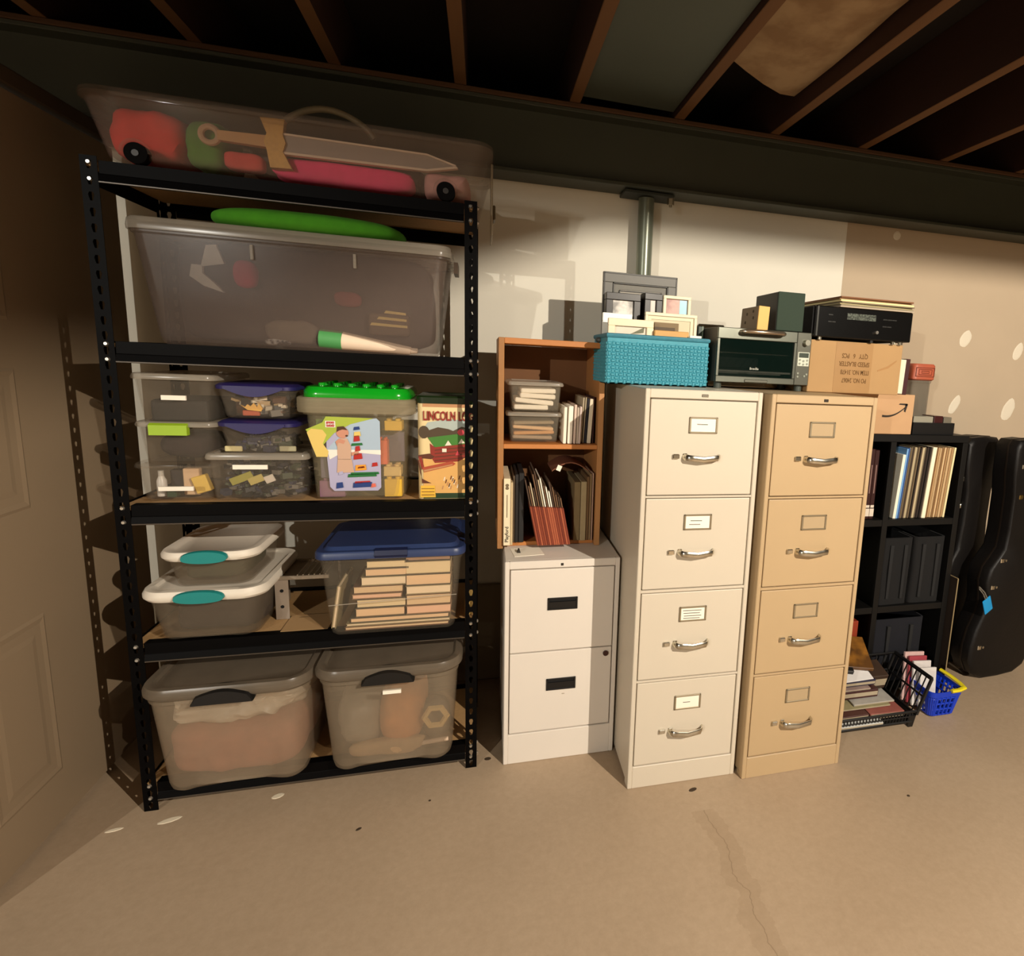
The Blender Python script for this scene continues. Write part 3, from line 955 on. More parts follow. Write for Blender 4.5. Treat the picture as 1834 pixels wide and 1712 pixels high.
for k, (zz, lab, sd) in enumerate(((0.134, 'navy-lidded clear food box of grey small parts, lower of the pair', 31), (0.241, 'navy-lidded clear food box of brown small parts, upper of the pair', 33))):
    t = thing('food_box', lab, 'box', (0.333, 0.17, Z3 + zz), 0, 'navy-lidded food boxes')
    obj('bin_body', tub(0.196, 0.24, 0.168, 0.21, 0.092, 0.03, n=5), CLEAR, t, smooth=True)
    b = NB()
    W2, D2 = 0.206, 0.25
    loft(b, [rring(W2, D2, 0.034, 0.086, 6), rring(W2, D2, 0.034, 0.096, 6), rring(W2 - 0.02, D2 - 0.02, 0.028, 0.1025, 6), rring(W2 - 0.05, D2 - 0.05, 0.02, 0.1025, 6)])
    # drop-down lobe at the front of the lid
    lobe = [(-0.075, 0.094)] + [(-0.075 + 0.15 * i / 12, 0.088 - 0.022 * math.sin(PI * i / 12)) for i in range(13)] + [(0.075, 0.094)]
    prism(b, lobe, -D2 / 2 - 0.003, -D2 / 2 + 0.002)
    obj('lid', b, NAVY, t, smooth=True)
    jumble('small_parts', ('grey small parts in the lower navy-lidded box', 'brown and tan small parts in the upper navy-lidded box')[k], (0.333, 0.17, Z3 + zz + 0.008), 0.15, 0.19, (0.045, 0.066)[k], (TOYB + [M('toy_blue', '#23234f', 0.5)], TOYC)[k], 260, sd, 0.008, 0.034)
t = thing('yellow_comb', 'yellow toothed toy piece in the upper navy-lidded box', 'toy', (0.322, 0.066, Z3 + 0.27))
b = NB()
prism(b, [(-0.03, 0.012), (-0.018, 0.006), (-0.012, 0.014), (-0.004, 0.008), (0.004, 0.018), (0.012, 0.006), (0.018, 0.018), (0.026, 0.002), (0.022, -0.006), (-0.012, -0.002)], -0.003, 0.003)
obj('toy_body', b, M('toy_gold', '#d9a54a', 0.5), t)
for px, pz, lab, hc in ((0.316, 0.258, 'orange red toy stick under the yellow piece in the upper navy-lidded box', '#b5502a'), (0.265, 0.152, 'cream tile at the left of the lower navy-lidded box', '#cdbf8c'), (0.405, 0.153, 'pale tile standing at the right of the lower navy-lidded box', '#a8a07e')):
    tag(obj('toy_piece', box(NB(), -0.022, 0.022, -0.004, 0.004, -0.008, 0.008, 0.002), M('tp_' + hc[1:], hc, 0.5), None, (px, 0.075, Z3 + pz)), lab, 'toy')

# ---- toy brick tub with a green studded lid
t = thing('toy_brick_tub', 'clear square tub of big toy bricks with a green studded lid', 'tub', (0.603, 0.165, Z3))
TUBM = P('tub_plastic', '#c9bd9c', 0.16, 0.2)
b = NB()
H = 0.268
rg = []
for z, w in ((0, 0.238), (0.006, 0.250), (0.02, 0.254), (0.13, 0.264), (0.245, 0.278)):
    rg.append(rring(w, w * 0.94, 0.034, z, 6))
for z, w in ((0.262, 0.279), (0.262, 0.273), (0.13, 0.258), (0.012, 0.246)):
    rg.append(rring(w, w * 0.94, 0.032, z, 6))
loft(b, rg)
obj('tub_body', b, TUBM, t, smooth=True)
b = NB()
loft(b, [rring(0.322, 0.30, 0.045, 0.268, 6), rring(0.326, 0.304, 0.046, 0.272, 6), rring(0.326, 0.304, 0.046, 0.309, 6), rring(0.318, 0.296, 0.043, 0.313, 6), rring(0.30, 0.28, 0.04, 0.313, 6), rring(0.285, 0.268, 0.036, 0.30, 6), rring(0.285, 0.268, 0.036, 0.264, 6), rring(0.30, 0.28, 0.04, 0.262, 6)], cap0=False, cap1=False)
obj('rim_collar', b, P('collar_plastic', '#b3a689', 0.62, 0.3), t, smooth=True)
b = NB()
GL = 0.305
loft(b, [rring(0.286, 0.266, 0.04, 0.30, 6), rring(0.296, 0.276, 0.045, GL + 0.01, 6), rring(0.294, 0.274, 0.045, GL + 0.026, 6), rring(0.276, 0.256, 0.04, GL + 0.038, 6), rring(0.24, 0.22, 0.03, GL + 0.041, 6)])
lid = obj('lid', b, M('green_gloss', '#0f9a1c', 0.18, coat=0.5), t, smooth=True)
st = NB()
loft(st, [[(r_ * math.cos(2 * PI * i / 12), r_ * math.sin(2 * PI * i / 12), z) for i in range(12)] for r_, z in ((0.0095, 0), (0.0095, 0.007), (0.008, 0.0085))])
s0 = None
for iy in range(5):
    for ix in range(6):
        p = (-0.095 + 0.04 * ix - 0.006, -0.085 + 0.042 * iy, GL + 0.040)
        if s0 is None:
            s0 = obj('stud', st, M('green_gloss', ''), lid, p, smooth=True)
        else:
            again(s0, 'stud', lid, p)
# flat printed sticker on the front, gently following the wall
pal = [M('print_' + n_, c_, 0.45, var=0.02) for n_, c_ in (('sky', '#a9bccd'), ('lime', '#a6b63f'), ('yellow', '#dfc26a'), ('red', '#b0241d'), ('white', '#efe7dc'), ('skin', '#c98d73'), ('cloth', '#c9a58c'), ('green', '#1d6b33'), ('blue', '#1f3a78'), ('lilac', '#aeaac6'), ('salmon', '#dd6b55'), ('dark', '#4a2c1a'), ('orange', '#e39a33'))]
SKY, LIM, YEL, RED, WHT, SKN, CLO, GRN, BLU, LIL, SAL, DRK, ORG = range(13)
b = NB()
X0, ZB = -0.168, -Z3          # measured from the tub's left rim corner and world height


def st_(poly, mi, lay):
    # sticker plane leans back with the tub wall
    for_face = [b.verts.new((X0 + x, -0.1268 - 0.0005 * lay - 0.055 * (z - 1.07), z + ZB)) for x, z in poly]
    b.faces.new(for_face).material_index = mi


card = [(0.098, 0.962), (0.22, 0.962), (0.229, 0.972), (0.231, 1.178), (0.222, 1.187), (0.086, 1.184), (0.082, 1.085), (0.087, 0.975)]
st_(card, LIL, 0)
st_([(0.083, 1.09), (0.09, 1.086), (0.2305, 1.09), (0.231, 1.178), (0.222, 1.187), (0.155, 1.176)], SKY, 1)
st_([(0.09, 1.06), (0.13, 1.085), (0.231, 1.075), (0.231, 1.09), (0.084, 1.09)], WHT, 2)
st_([(0.030, 1.15), (0.075, 1.172), (0.085, 1.19), (0.215, 1.187), (0.15, 1.168), (0.105, 1.14), (0.075, 1.105), (0.05, 1.12)], LIM, 3)
st_([(0.033, 1.142), (0.045, 1.153), (0.075, 1.15), (0.085, 1.135), (0.074, 1.108), (0.088, 1.085), (0.085, 1.068), (0.055, 1.068), (0.045, 1.1)], YEL, 4)
st_([(0.083, 1.177), (0.11, 1.177), (0.11, 1.158), (0.083, 1.158)], WHT, 5)
st_([(0.086, 1.175), (0.107, 1.175), (0.107, 1.160), (0.086, 1.160)], RED, 6)
st_(disc(0.128, 1.142, 0.017, 0.017), SKN, 5)
st_([(0.112, 1.143), (0.114, 1.16), (0.132, 1.162), (0.142, 1.15), (0.128, 1.152), (0.118, 1.148)], DRK, 6)
st_(disc(0.139, 1.133, 0.004, 0.003, 8), DRK, 6)
st_([(0.112, 1.06), (0.148, 1.06), (0.15, 1.1), (0.14, 1.125), (0.12, 1.125), (0.112, 1.1)], CLO, 5)
st_([(0.108, 1.02), (0.155, 1.02), (0.15, 1.062), (0.112, 1.062)], CLO, 5)
st_([(0.108, 1.115), (0.118, 1.125), (0.135, 1.118), (0.13, 1.108), (0.116, 1.112), (0.112, 1.1)], SKN, 6)
st_([(0.15, 1.082), (0.17, 1.088), (0.17, 1.076), (0.15, 1.072)], SKN, 6)
for x0_, x1_, z0_, z1_, mi in ((0.158, 0.178, 1.13, 1.147, YEL), (0.157, 0.175, 1.115, 1.135, RED), (0.15, 0.182, 1.102, 1.112, GRN), (0.16, 0.175, 1.085, 1.103, RED), (0.155, 0.18, 1.06, 1.08, RED), (0.158, 0.19, 1.025, 1.045, ORG), (0.165, 0.185, 1.032, 1.04, RED), (0.158, 0.176, 1.15, 1.162, BLU),
                               (0.137, 0.218, 1.005, 1.017, GRN), (0.15, 0.205, 0.972, 0.99, BLU), (0.155, 0.20, 0.985, 0.994, RED), (0.20, 0.215, 0.972, 0.986, SAL), (0.205, 0.222, 1.038, 1.052, RED), (0.104, 0.124, 0.97, 0.99, BLU), (0.112, 0.126, 1.012, 1.024, LIL), (0.145, 0.225, 1.012, 1.022, GRN)):
    st_([(x0_, z0_), (x1_, z0_ + 0.003), (x1_ - 0.002, z1_), (x0_ + 0.002, z1_ - 0.002)], mi, 6)
lab_o = obj('printed_sticker', b, pal, t)
text('lettering', 'LEGO', 0.0088, pal[4], t, (X0 + 0.0965, -0.1268 - 0.0042 - 0.055 * 0.1, 1.1675 + ZB), bold=0.0002)
BRK = {'yellow': M('brick_yellow', '#e0b33c', 0.4), 'salmon': M('brick_salmon', '#e0674a', 0.4), 'green': M('brick_green', '#5d7d33', 0.4), 'mauve': M('brick_mauve', '#8d5f80', 0.4), 'grey': M('brick_grey', '#6d6576', 0.4), 'cream': M('brick_cream', '#d9b878', 0.4)}


def big_brick(label, loc, w, d, h, mat):
    q = thing('toy_brick', label, 'toy brick', loc)
    obj('brick_body', box(NB(), -w / 2, w / 2, -d / 2, d / 2, 0, h, 0.0015), mat, q)
    b0 = None
    for sx_ in (-1, 1):
        for sy_ in (-1, 1):
            p = (sx_ * w / 4, sy_ * d / 4, h)
            if b0 is None:
                b0 = obj('stud', cyl(NB(), (0, 0, -0.0005), (0, 0, 0.007), min(w, d) * 0.15, 12), mat, q, p)
            else:
                again(b0, 'stud', q, p)


for lab, px, py, z, w, d, h, c in (('yellow toy brick at the lower right of the studded tub', 0.697, 0.075, 0.008, 0.05, 0.05, 0.055, 'yellow'), ('cream toy brick on the yellow one in the studded tub', 0.695, 0.078, 0.072, 0.05, 0.05, 0.03, 'cream'),
                                   ('yellow toy brick high in the right of the studded tub', 0.70, 0.078, 0.215, 0.05, 0.05, 0.03, 'yellow'), ('salmon toy brick peeking out beside the tub sticker', 0.668, 0.068, 0.11, 0.03, 0.04, 0.075, 'salmon'),
                                   ('grey toy brick behind the salmon one in the studded tub', 0.69, 0.13, 0.11, 0.07, 0.05, 0.095, 'grey'), ('mauve toy brick at the lower left of the studded tub', 0.525, 0.085, 0.008, 0.07, 0.06, 0.05, 'mauve'),
                                   ('grey violet toy brick on the mauve one in the studded tub', 0.524, 0.09, 0.066, 0.06, 0.06, 0.07, 'grey'), ('green toy brick high in the left of the studded tub', 0.53, 0.095, 0.20, 0.09, 0.06, 0.045, 'green')):
    big_brick(lab, (px, py, Z3 + z), w, d, h, BRK[c])
jumble('toy_bricks', 'mixed toy bricks filling the back of the studded tub', (0.60, 0.20, Z3 + 0.01), 0.2, 0.13, 0.2, [BRK['yellow'], BRK['grey'], BRK['green'], BRK['mauve']], 60, 44, 0.03, 0.05)

# ---- log building-set canister
t = thing('toy_canister', 'tall printed toy log canister with a dark green lid', 'canister', (0.857, 0.135, Z3))
b = NB()
loft(b, [rring(0.170, 0.19, 0.02, 0, 5), rring(0.172, 0.192, 0.02, 0.003, 5), rring(0.172, 0.192, 0.02, 0.306, 5)])
obj('canister_body', b, M('canister_cream', '#e6cf9a', 0.45, var=0.03), t, smooth=True)
b = NB()
loft(b, [rring(0.176, 0.196, 0.022, 0.303, 5), rring(0.178, 0.198, 0.022, 0.322, 5), rring(0.168, 0.188, 0.02, 0.327, 5), rring(0.15, 0.17, 0.02, 0.324, 5)])
obj('lid', b, M('dark_green_plastic', '#16260f', 0.35), t, smooth=True)
pal = [M('can_' + n_, c_, 0.5, var=0.06, scale=60) for n_, c_ in (('tan', '#b9865a'), ('red', '#8f2318'), ('sky', '#a9b4ac'), ('hill', '#4a3a26'), ('green', '#3f7a2a'), ('log', '#8a2a1c'), ('sand', '#d8a65f'), ('yellow', '#e3b23a'), ('dkgreen', '#22391c'), ('brown', '#5a2a14'), ('white', '#e9dcc6'), ('pink', '#c8404a'), ('logl', '#a8482c'))]
TAN, CRD, CSK, HIL, CGR, LOG, SND, CYE, DKG, BRN, CWH, PNK, LGL = range(13)
b = NB()
OX, OZ = 0.771 - 0.857, -Z3
yb = -0.0965


def cp(poly, mi, lay):
    flat(b, [(x + OX, z + OZ) for x, z in poly], yb - 0.0004 * lay, mi)


cp(rect(0.016, 0.155, 0.95, 1.07), SND, 1)
cp(rect(0.016, 0.155, 1.2255, 1.241), TAN, 1)
cp([(0.02, 1.16), (0.03, 1.178), (0.09, 1.188), (0.155, 1.186), (0.155, 1.15), (0.02, 1.15)], CSK, 1)
cp([(0.025, 1.15), (0.06, 1.163), (0.09, 1.158), (0.105, 1.152), (0.13, 1.166), (0.155, 1.16), (0.155, 1.13), (0.03, 1.13)], HIL, 2)
cp(disc(0.019, 1.147, 0.016, 0.02), HIL, 3)
cp([(0.03, 1.13), (0.115, 1.142), (0.155, 1.132), (0.155, 1.113), (0.05, 1.1)], CGR, 4)
cp([(0.08, 1.105), (0.09, 1.122), (0.10, 1.107)], CWH, 5)
cp([(0.12, 1.112), (0.13, 1.128), (0.14, 1.114)], CWH, 5)
cp(disc(0.128, 1.148, 0.01, 0.01), PNK, 5)
cp([(0.036, 1.112), (0.05, 1.1), (0.155, 1.113), (0.155, 1.075), (0.12, 1.055), (0.05, 1.05), (0.038, 1.07)], LOG, 3)
for k in range(4):
    cp([(0.05, 1.056 + 0.011 * k), (0.155, 1.068 + 0.011 * k), (0.155, 1.071 + 0.011 * k), (0.05, 1.059 + 0.011 * k)], BRN, 4)
cp(rect(0.072, 0.085, 1.085, 1.096), CWH, 6)
cp(disc(0.118, 1.08, 0.008, 0.01, 3, PI / 2), PNK, 6)
cp([(0.002, 1.075), (0.035, 1.08), (0.05, 1.07), (0.04, 1.062), (0.002, 1.066)], BRN, 4)
cp([(0.002, 1.07), (0.012, 1.07), (0.02, 1.03), (0.012, 1.03)], LOG, 5)
cp([(0.014, 1.036), (0.10, 1.056), (0.112, 1.048), (0.105, 1.042), (0.018, 1.02)], LGL, 6)
cp([(0.018, 1.028), (0.104, 1.047), (0.102, 1.043), (0.018, 1.022)], TAN, 7)
for k in range(16):
    x = 0.07 + 0.005 * (k % 8) + 0.02 * (k // 8)
    z = 0.965 + 0.004 * ((k * 7) % 9)
    cp([(x, z), (x + 0.003, z), (x + 0.006, z + 0.012), (x + 0.003, z + 0.012)], (TAN, CWH, BRN)[k % 3], 4)
cp(rect(0.016, 0.155, 0.936, 0.953), DKG, 3)
cp([(0.0, 1.06), (0.004, 1.06), (0.012, 0.985), (0.04, 0.985), (0.03, 0.99), (0.012, 1.0), (0.006, 1.02)], BRN, 3)
cp([(0.008, 0.978), (0.05, 0.978), (0.05, 0.968), (0.052, 0.94), (0.006, 0.94)], CYE, 6)
for k in range(3):
    cp(rect(0.01, 0.048, 0.947 + 0.01 * k, 0.949 + 0.01 * k), BRN, 7)
obj('printed_wrap', b, pal, t)
text('lettering', 'LINCOLN LOGS', 0.040, pal[1], t, (0.0165 + OX, yb - 0.004, 1.197 + OZ), fit=0.158, align='LEFT', bold=0.0009)

# ---------------------------------------------------------------- fourth deck
Z4 = DECKS[3]
TEAL = M('teal_latch', '#0f7f7c', 0.45)
LIDW = M('white_lid', '#ded4c4', 0.5, var=0.03)
SMOKE = P('smoke_plastic', '#9a8c78', 0.24, 0.25)


def latch_bin(label, loc, wt, dt, h, lid_h, lidmat, latmat, lw, body, r, wave=0.008, rz=0.0, k=0.86, group=None, lsz=0.03):
    t_ = thing('storage_bin', label, 'bin', loc, rz, group)
    obj('bin_body', tub(wt, dt, wt * k, dt * 0.88, h, r, wave=wave, n=6), body, t_, smooth=True)
    b_ = NB()
    W_, D_ = wt + 0.03, dt + 0.03
    # rim, then a lid top that steps up and in
    loft(b_, [rring(W_ - 0.012, D_ - 0.012, r + 0.012, h - 0.004, 7), rring(W_, D_, r + 0.016, h + 0.004, 7), rring(W_, D_, r + 0.016, h + lid_h * 0.6, 7), rring(W_ - 0.012, D_ - 0.012, r + 0.01, h + lid_h, 7), rring(W_ - 0.045, D_ - 0.045, r, h + lid_h * 1.0, 7), rring(W_ - 0.06, D_ - 0.06, r, h + lid_h * 0.75, 7)])
    obj('lid', b_, lidmat, t_, smooth=True)
    b_ = NB()
    arc = [(-lw / 2 + lw * i / 12, h + lid_h * 0.35 + lsz * 0.75 * math.sin(PI * i / 12) ** 0.8 - 0.012) for i in range(13)]
    prof = [(-lw / 2, h - 0.016), *arc[1:-1], (lw / 2, h - 0.016)]
    if latmat is TEAL:
        zc = h + lid_h * 0.30
        prof = [(lw / 2 * math.cos(a) , zc + (0.020 if math.sin(a) > 0 else 0.014) * abs(math.sin(a)) ** 0.8 * (1 if math.sin(a) > 0 else -1)) for a in [PI - 2 * PI * i / 24 for i in range(24)]]
    y1 = -D_ / 2
    loft(b_, [[(x * 0.97, y1 - 0.010, z) for x, z in prof], [(x, y1 - 0.004, z + 0.002) for x, z in prof], [(x, y1 + (0.006 if latmat is TEAL else 0.03), z + (0.001 if latmat is TEAL else 0.007)) for x, z in prof]])
    obj('latch', b_, latmat, t_, smooth=True)
    return t_


t = latch_bin('white-lidded bin with a teal latch, lower of the two stacked', (0.193, 0.172, Z4), 0.288, 0.37, 0.136, 0.026, LIDW, TEAL, 0.125, SMOKE, 0.05, 0.008)
t = latch_bin('smaller white-lidded bin with a teal latch, stacked on the larger one', (0.208, 0.145, Z4 + 0.160), 0.222, 0.29, 0.090, 0.022, LIDW, TEAL, 0.115, SMOKE, 0.045, 0.004)
heap('brown_cloth', 'dark brown cloth in the lower teal-latched bin', 'cloth', (0.21, 0.168, Z4 + 0.014), 0.235, 0.30, 0.112, cloth('umber_cloth', '#2e2320'), 41, 0.1, e=6)
heap('grey_green_cloth', 'grey green cloth in the upper teal-latched bin', 'cloth', (0.208, 0.145, Z4 + 0.172), 0.17, 0.22, 0.062, cloth('sage_cloth', '#4a4a38'), 42, 0.1, e=6)

t = thing('metal_bracket', 'pale perforated metal bracket standing between the teal-latched and blue-lidded bins', 'bracket', (0.354, 0.125, Z4))
b = NB()
box(b, -0.019, 0.019, -0.002, 0.0, 0, 0.13)
box(b, -0.019, -0.017, 0.0, 0.03, 0, 0.13)
obj('upright', b, M('pale_metal', '#9d8f80', 0.5, 0.3), t)
for z in (0.042, 0.095):
    obj('hole', cyl(NB(), (0.0, -0.0028, z), (0.0, -0.0018, z), 0.0055, 10), DARK_HOLE, t)
t = thing('wire_rack', 'folded metal rack lying on the bracket behind the blue-lidded bin', 'rack', (0.42, 0.19, Z4 + 0.131))
b = NB()
box(b, -0.10, 0.07, -0.07, -0.062, 0, 0.012, 0.001)
box(b, -0.10, 0.07, 0.10, 0.108, 0, 0.012, 0.001)
box(b, -0.10, -0.03, -0.062, 0.10, 0.0, 0.004)
obj('rack_frame', b, M('rack_metal', '#8d7f6d', 0.5, 0.3), t)
w0 = None
for k in range(6):
    p = (-0.02 + 0.016 * k, 0, 0.014)
    if w0 is None:
        w0 = obj('wire', cyl(NB(), (0, -0.066, 0), (0, 0.104, 0), 0.0018, 6), M('wire_metal', '#a79a86', 0.4, 0.6), t, p)
    else:
        again(w0, 'wire', t, p)
for sx_ in (-0.095, 0.065):
    obj('leg', box(NB(), sx_ - 0.003, sx_ + 0.003, 0.10, 0.108, -0.131, 0.0), M('rack_metal', ''), t)
tag(obj('flat_cardboard', box(NB(), 0, 0.13, 0, 0.12, 0, 0.004), CARD, None, (0.375, 0.02, Z4)), 'flat piece of cardboard on the deck left of the blue-lidded bin', 'cardboard')

t = thing('storage_bin', 'clear bin of paperbacks with a dark blue lid', 'bin', (0.702, 0.118, Z4))
obj('bin_body', tub(0.400, 0.330, 0.356, 0.306, 0.252, 0.026, wave=0.0, n=5), P('book_bin_plastic', '#c2b6a2', 0.075, 0.12), t, smooth=True)
b = NB()
loft(b, [rring(0.412, 0.342, 0.032, 0.246, 5), rring(0.424, 0.354, 0.036, 0.250, 5), rring(0.424, 0.354, 0.036, 0.266, 5), rring(0.416, 0.346, 0.034, 0.272, 5), rring(0.385, 0.315, 0.03, 0.272, 5), rring(0.368, 0.298, 0.026, 0.282, 5), rring(0.355, 0.285, 0.026, 0.282, 5)])
ld = obj('lid', b, M('blue_lid', '#26355c', 0.4, var=0.15), t, smooth=True)
b = NB()
prism_x(b, [(-0.178, 0.252), (-0.182, 0.260), (-0.178, 0.274), (-0.162, 0.278), (-0.162, 0.272)], -0.045, 0.045)
obj('latch', b, M('blue_latch', '#141d3d', 0.4), t)
b = NB()
tube(b, [(-0.178, -0.161, 0.103), (0.185, -0.163, 0.118)], 0.0014, 6)
obj('rib', b, LIDCLR, t)

COVERS = [M('cov_%d' % i, c, 0.6) for i, c in enumerate(('#6a5a44', '#3f3a30', '#82684a', '#5d3d2a', '#8a7b58', '#484438'))]
PAGES = [M('pages_%d' % i, c, 0.85, var=0.08, scale=30, stretch=(0.3, 0.3, 30)) for i, c in enumerate(('#e3bd92', '#e0c79a', '#e6b795', '#d9b98e', '#e8d0ac'))]


def flat_book(label, loc, w, d, h, k, rz=0.0, group='paperbacks in the blue-lidded bin', rot=None):
    q = thing('paperback_book', label, 'book', loc, rz, group, rot)
    c = COVERS[k % len(COVERS)]
    b_ = NB()
    box(b_, -w / 2, w / 2, 0, d, 0, 0.0022)
    box(b_, -w / 2, w / 2, 0, d, h - 0.0022, h)
    box(b_, -w / 2, w / 2, d - 0.003, d, 0, h)
    obj('cover', b_, c, q)
    obj('pages', box(NB(), -w / 2 + 0.002, w / 2 - 0.002, 0.003, d - 0.003, 0.0022, h - 0.0022), PAGES[k % len(PAGES)], q)


z = Z4 + 0.011
for k, (w, h) in enumerate(((0.30, 0.012), (0.30, 0.010), (0.285, 0.016))):
    flat_book('wide flat book, %s of the three at the floor of the blue-lidded bin' % ('lowest', 'middle one', 'topmost')[k], (0.712 + 0.004 * k, -0.024, z), w, 0.17, h, k + 3)
    z += h + 0.0008
ORD = ('lowest', 'second from the bottom', 'third from the bottom', 'fourth from the bottom', 'fifth from the bottom', 'sixth from the bottom', 'topmost')
zl = z
for k, h in enumerate((0.028, 0.028, 0.016, 0.024, 0.028, 0.025, 0.024)):
    flat_book('paperback %s in the left stack of the blue-lidded bin' % ORD[k], (0.662 + (0.0, 0.004, -0.008, -0.004, 0.012, 0.022, 0.024)[k], -0.022, zl), 0.140 - (0.0, 0, 0, 0, 0.012, 0.016, 0.02)[k], 0.19, h, k)
    zl += h + 0.001
zl = z
OR6 = ORD[:5] + ('topmost',)
for k, h in enumerate((0.028, 0.035, 0.028, 0.036, 0.042, 0.022)):
    flat_book('paperback %s in the right stack of the blue-lidded bin' % OR6[k], (0.803, -0.024, zl), 0.132, 0.19, h, k + 2)
    zl += h + 0.001
flat_book('thin paperback leaning against the left wall of the blue-lidded bin', (0.546, -0.02, Z4 + 0.086), 0.135, 0.18, 0.012, 4, rot=(0, -1.42, 0), group=None)
tag(obj('paper_scrap', box(NB(), -0.012, 0.012, 0, 0.14, 0, 0.05, 0.002), M('scrap_tan', '#b3924f', 0.8), None, (0.921, 0.06, Z4 + 0.0)), 'tan packet standing right of the blue-lidded bin', 'packet')

# ---------------------------------------------------------------- fifth deck: two big latch bins
Z5 = DECKS[4]
GREYP = P('grey_clear_plastic', '#b5a48c', 0.33, 0.3)
GLID = P('grey_lid_clear', '#857867', 0.72, 0.28)
t = latch_bin('large grey-lidded bin without a label, left one on the lowest deck', (0.262, 0.118, Z5), 0.402, 0.42, 0.318, 0.030, GLID, BLACK_PL, 0.155, GREYP, 0.06, 0.026, k=0.90)
t = latch_bin('large grey-lidded bin with a small white label, right one on the lowest deck', (0.692, 0.118, Z5), 0.394, 0.42, 0.330, 0.030, GLID, BLACK_PL, 0.15, GREYP, 0.06, 0.026, k=0.90)
obj('strip_label', box(NB(), -0.018, 0.034, -0.2105, -0.2, 0.268, 0.279), LABEL_W, t)
heap('pink_blanket', 'dusty pink blanket filling the lower half of the left large bin', 'blanket', (0.262, 0.114, Z5 + 0.034), 0.362, 0.372, 0.165, cloth('dusty_pink', '#b27a63'), 51, 0.1, freq=5, sub=5, e=6)
heap('white_bag', 'crumpled white plastic bag on the blanket in the left large bin', 'bag', (0.266, 0.114, Z5 + 0.185), 0.375, 0.385, 0.13, M('white_bag', '#d8cab4', 0.4, var=0.1, scale=12, bump=0.5), 52, 0.3, freq=7, sub=5, e=5)
heap('orange_cloth', 'pale orange cloth in the middle of the right large bin', 'cloth', (0.715, 0.08, Z5 + 0.034), 0.15, 0.30, 0.21, cloth('apricot', '#c98a58'), 53, 0.1, freq=4)
heap('grey_toys', 'grey crumpled bag at the left of the right large bin', 'bag', (0.592, 0.10, Z5 + 0.034), 0.155, 0.33, 0.20, M('grey_bag', '#8f8372', 0.5, var=0.15, bump=0.4), 54, 0.2)
heap('tan_paper_heap', 'crumpled tan paper along the floor of the right large bin', 'paper', (0.675, -0.048, Z5 + 0.034), 0.27, 0.05, 0.065, M('crumpled_tan', '#a88a66', 0.8, var=0.25, scale=30), 55, 0.35)
b = NB()
tube(b, [(0.034 * math.cos(a), 0, 0.034 * math.sin(a)) for a in [2 * PI * i / 6 for i in range(6)]], 0.010, 6, closed=True, up=(0, 1, 0))
tag(obj('hexagon_ring', b, M('straw_toy', '#d0b176', 0.6), None, (0.822, -0.05, Z5 + 0.150)), 'straw coloured hexagonal ring toy at the right of the right large bin', 'toy')
tag(obj('white_toy_stick', cyl(NB(), (-0.045, 0, 0), (0.045, 0, 0.006), 0.007, 10), PALE, None, (0.815, -0.05, Z5 + 0.062)), 'pale toy stick lying under the hexagonal ring', 'toy')
heap('dark_toys', 'dark jumbled toy figure behind the hexagonal ring', 'toy', (0.815, 0.04, Z5 + 0.026), 0.11, 0.12, 0.15, M('dark_toy', '#5c5142', 0.6, var=0.4, scale=60), 56, 0.3)


ORDN = ('first', 'second', 'third', 'fourth', 'fifth', 'sixth', 'seventh', 'eighth', 'ninth', 'tenth', 'eleventh', 'twelfth', 'thirteenth', 'fourteenth', 'fifteenth', 'sixteenth', 'seventeenth', 'eighteenth', 'nineteenth', 'twentieth', 'twenty-first', 'twenty-second', 'twenty-third', 'twenty-fourth', 'twenty-fifth', 'twenty-sixth', 'twenty-seventh', 'twenty-eighth', 'twenty-ninth', 'thirtieth')

# ================================================================ PINE CUBE SHELF ON THE WHITE CABINET
t = thing('cube_shelf', 'two-cubby orange pine box shelf standing on the short white filing cabinet', 'shelf', (1.014, 0.13, 0.7315))
for x0 in (0.0, 0.340):
    obj('side_panel', box(NB(), x0, x0 + 0.019, 0, 0.29, 0, 0.7215, 0.0015), PINE, t)
for nm, z0, z1 in (('top_board', 0.7025, 0.7215), ('middle_board', 0.3515, 0.3675), ('bottom_board', 0.0, 0.014)):
    obj(nm, box(NB(), 0.0192, 0.3398, 0.001 if z0 else 0.03, 0.29, z0, z1, 0.0012), M('pine_cross', '#b9763a', 0.55, var=0.18, scale=9, stretch=(0.08, 1, 1)), t)
obj('back_panel', box(NB(), 0.0195, 0.3395, 0.282, 0.289, 0.0145, 0.702), PINE_DARK, t)

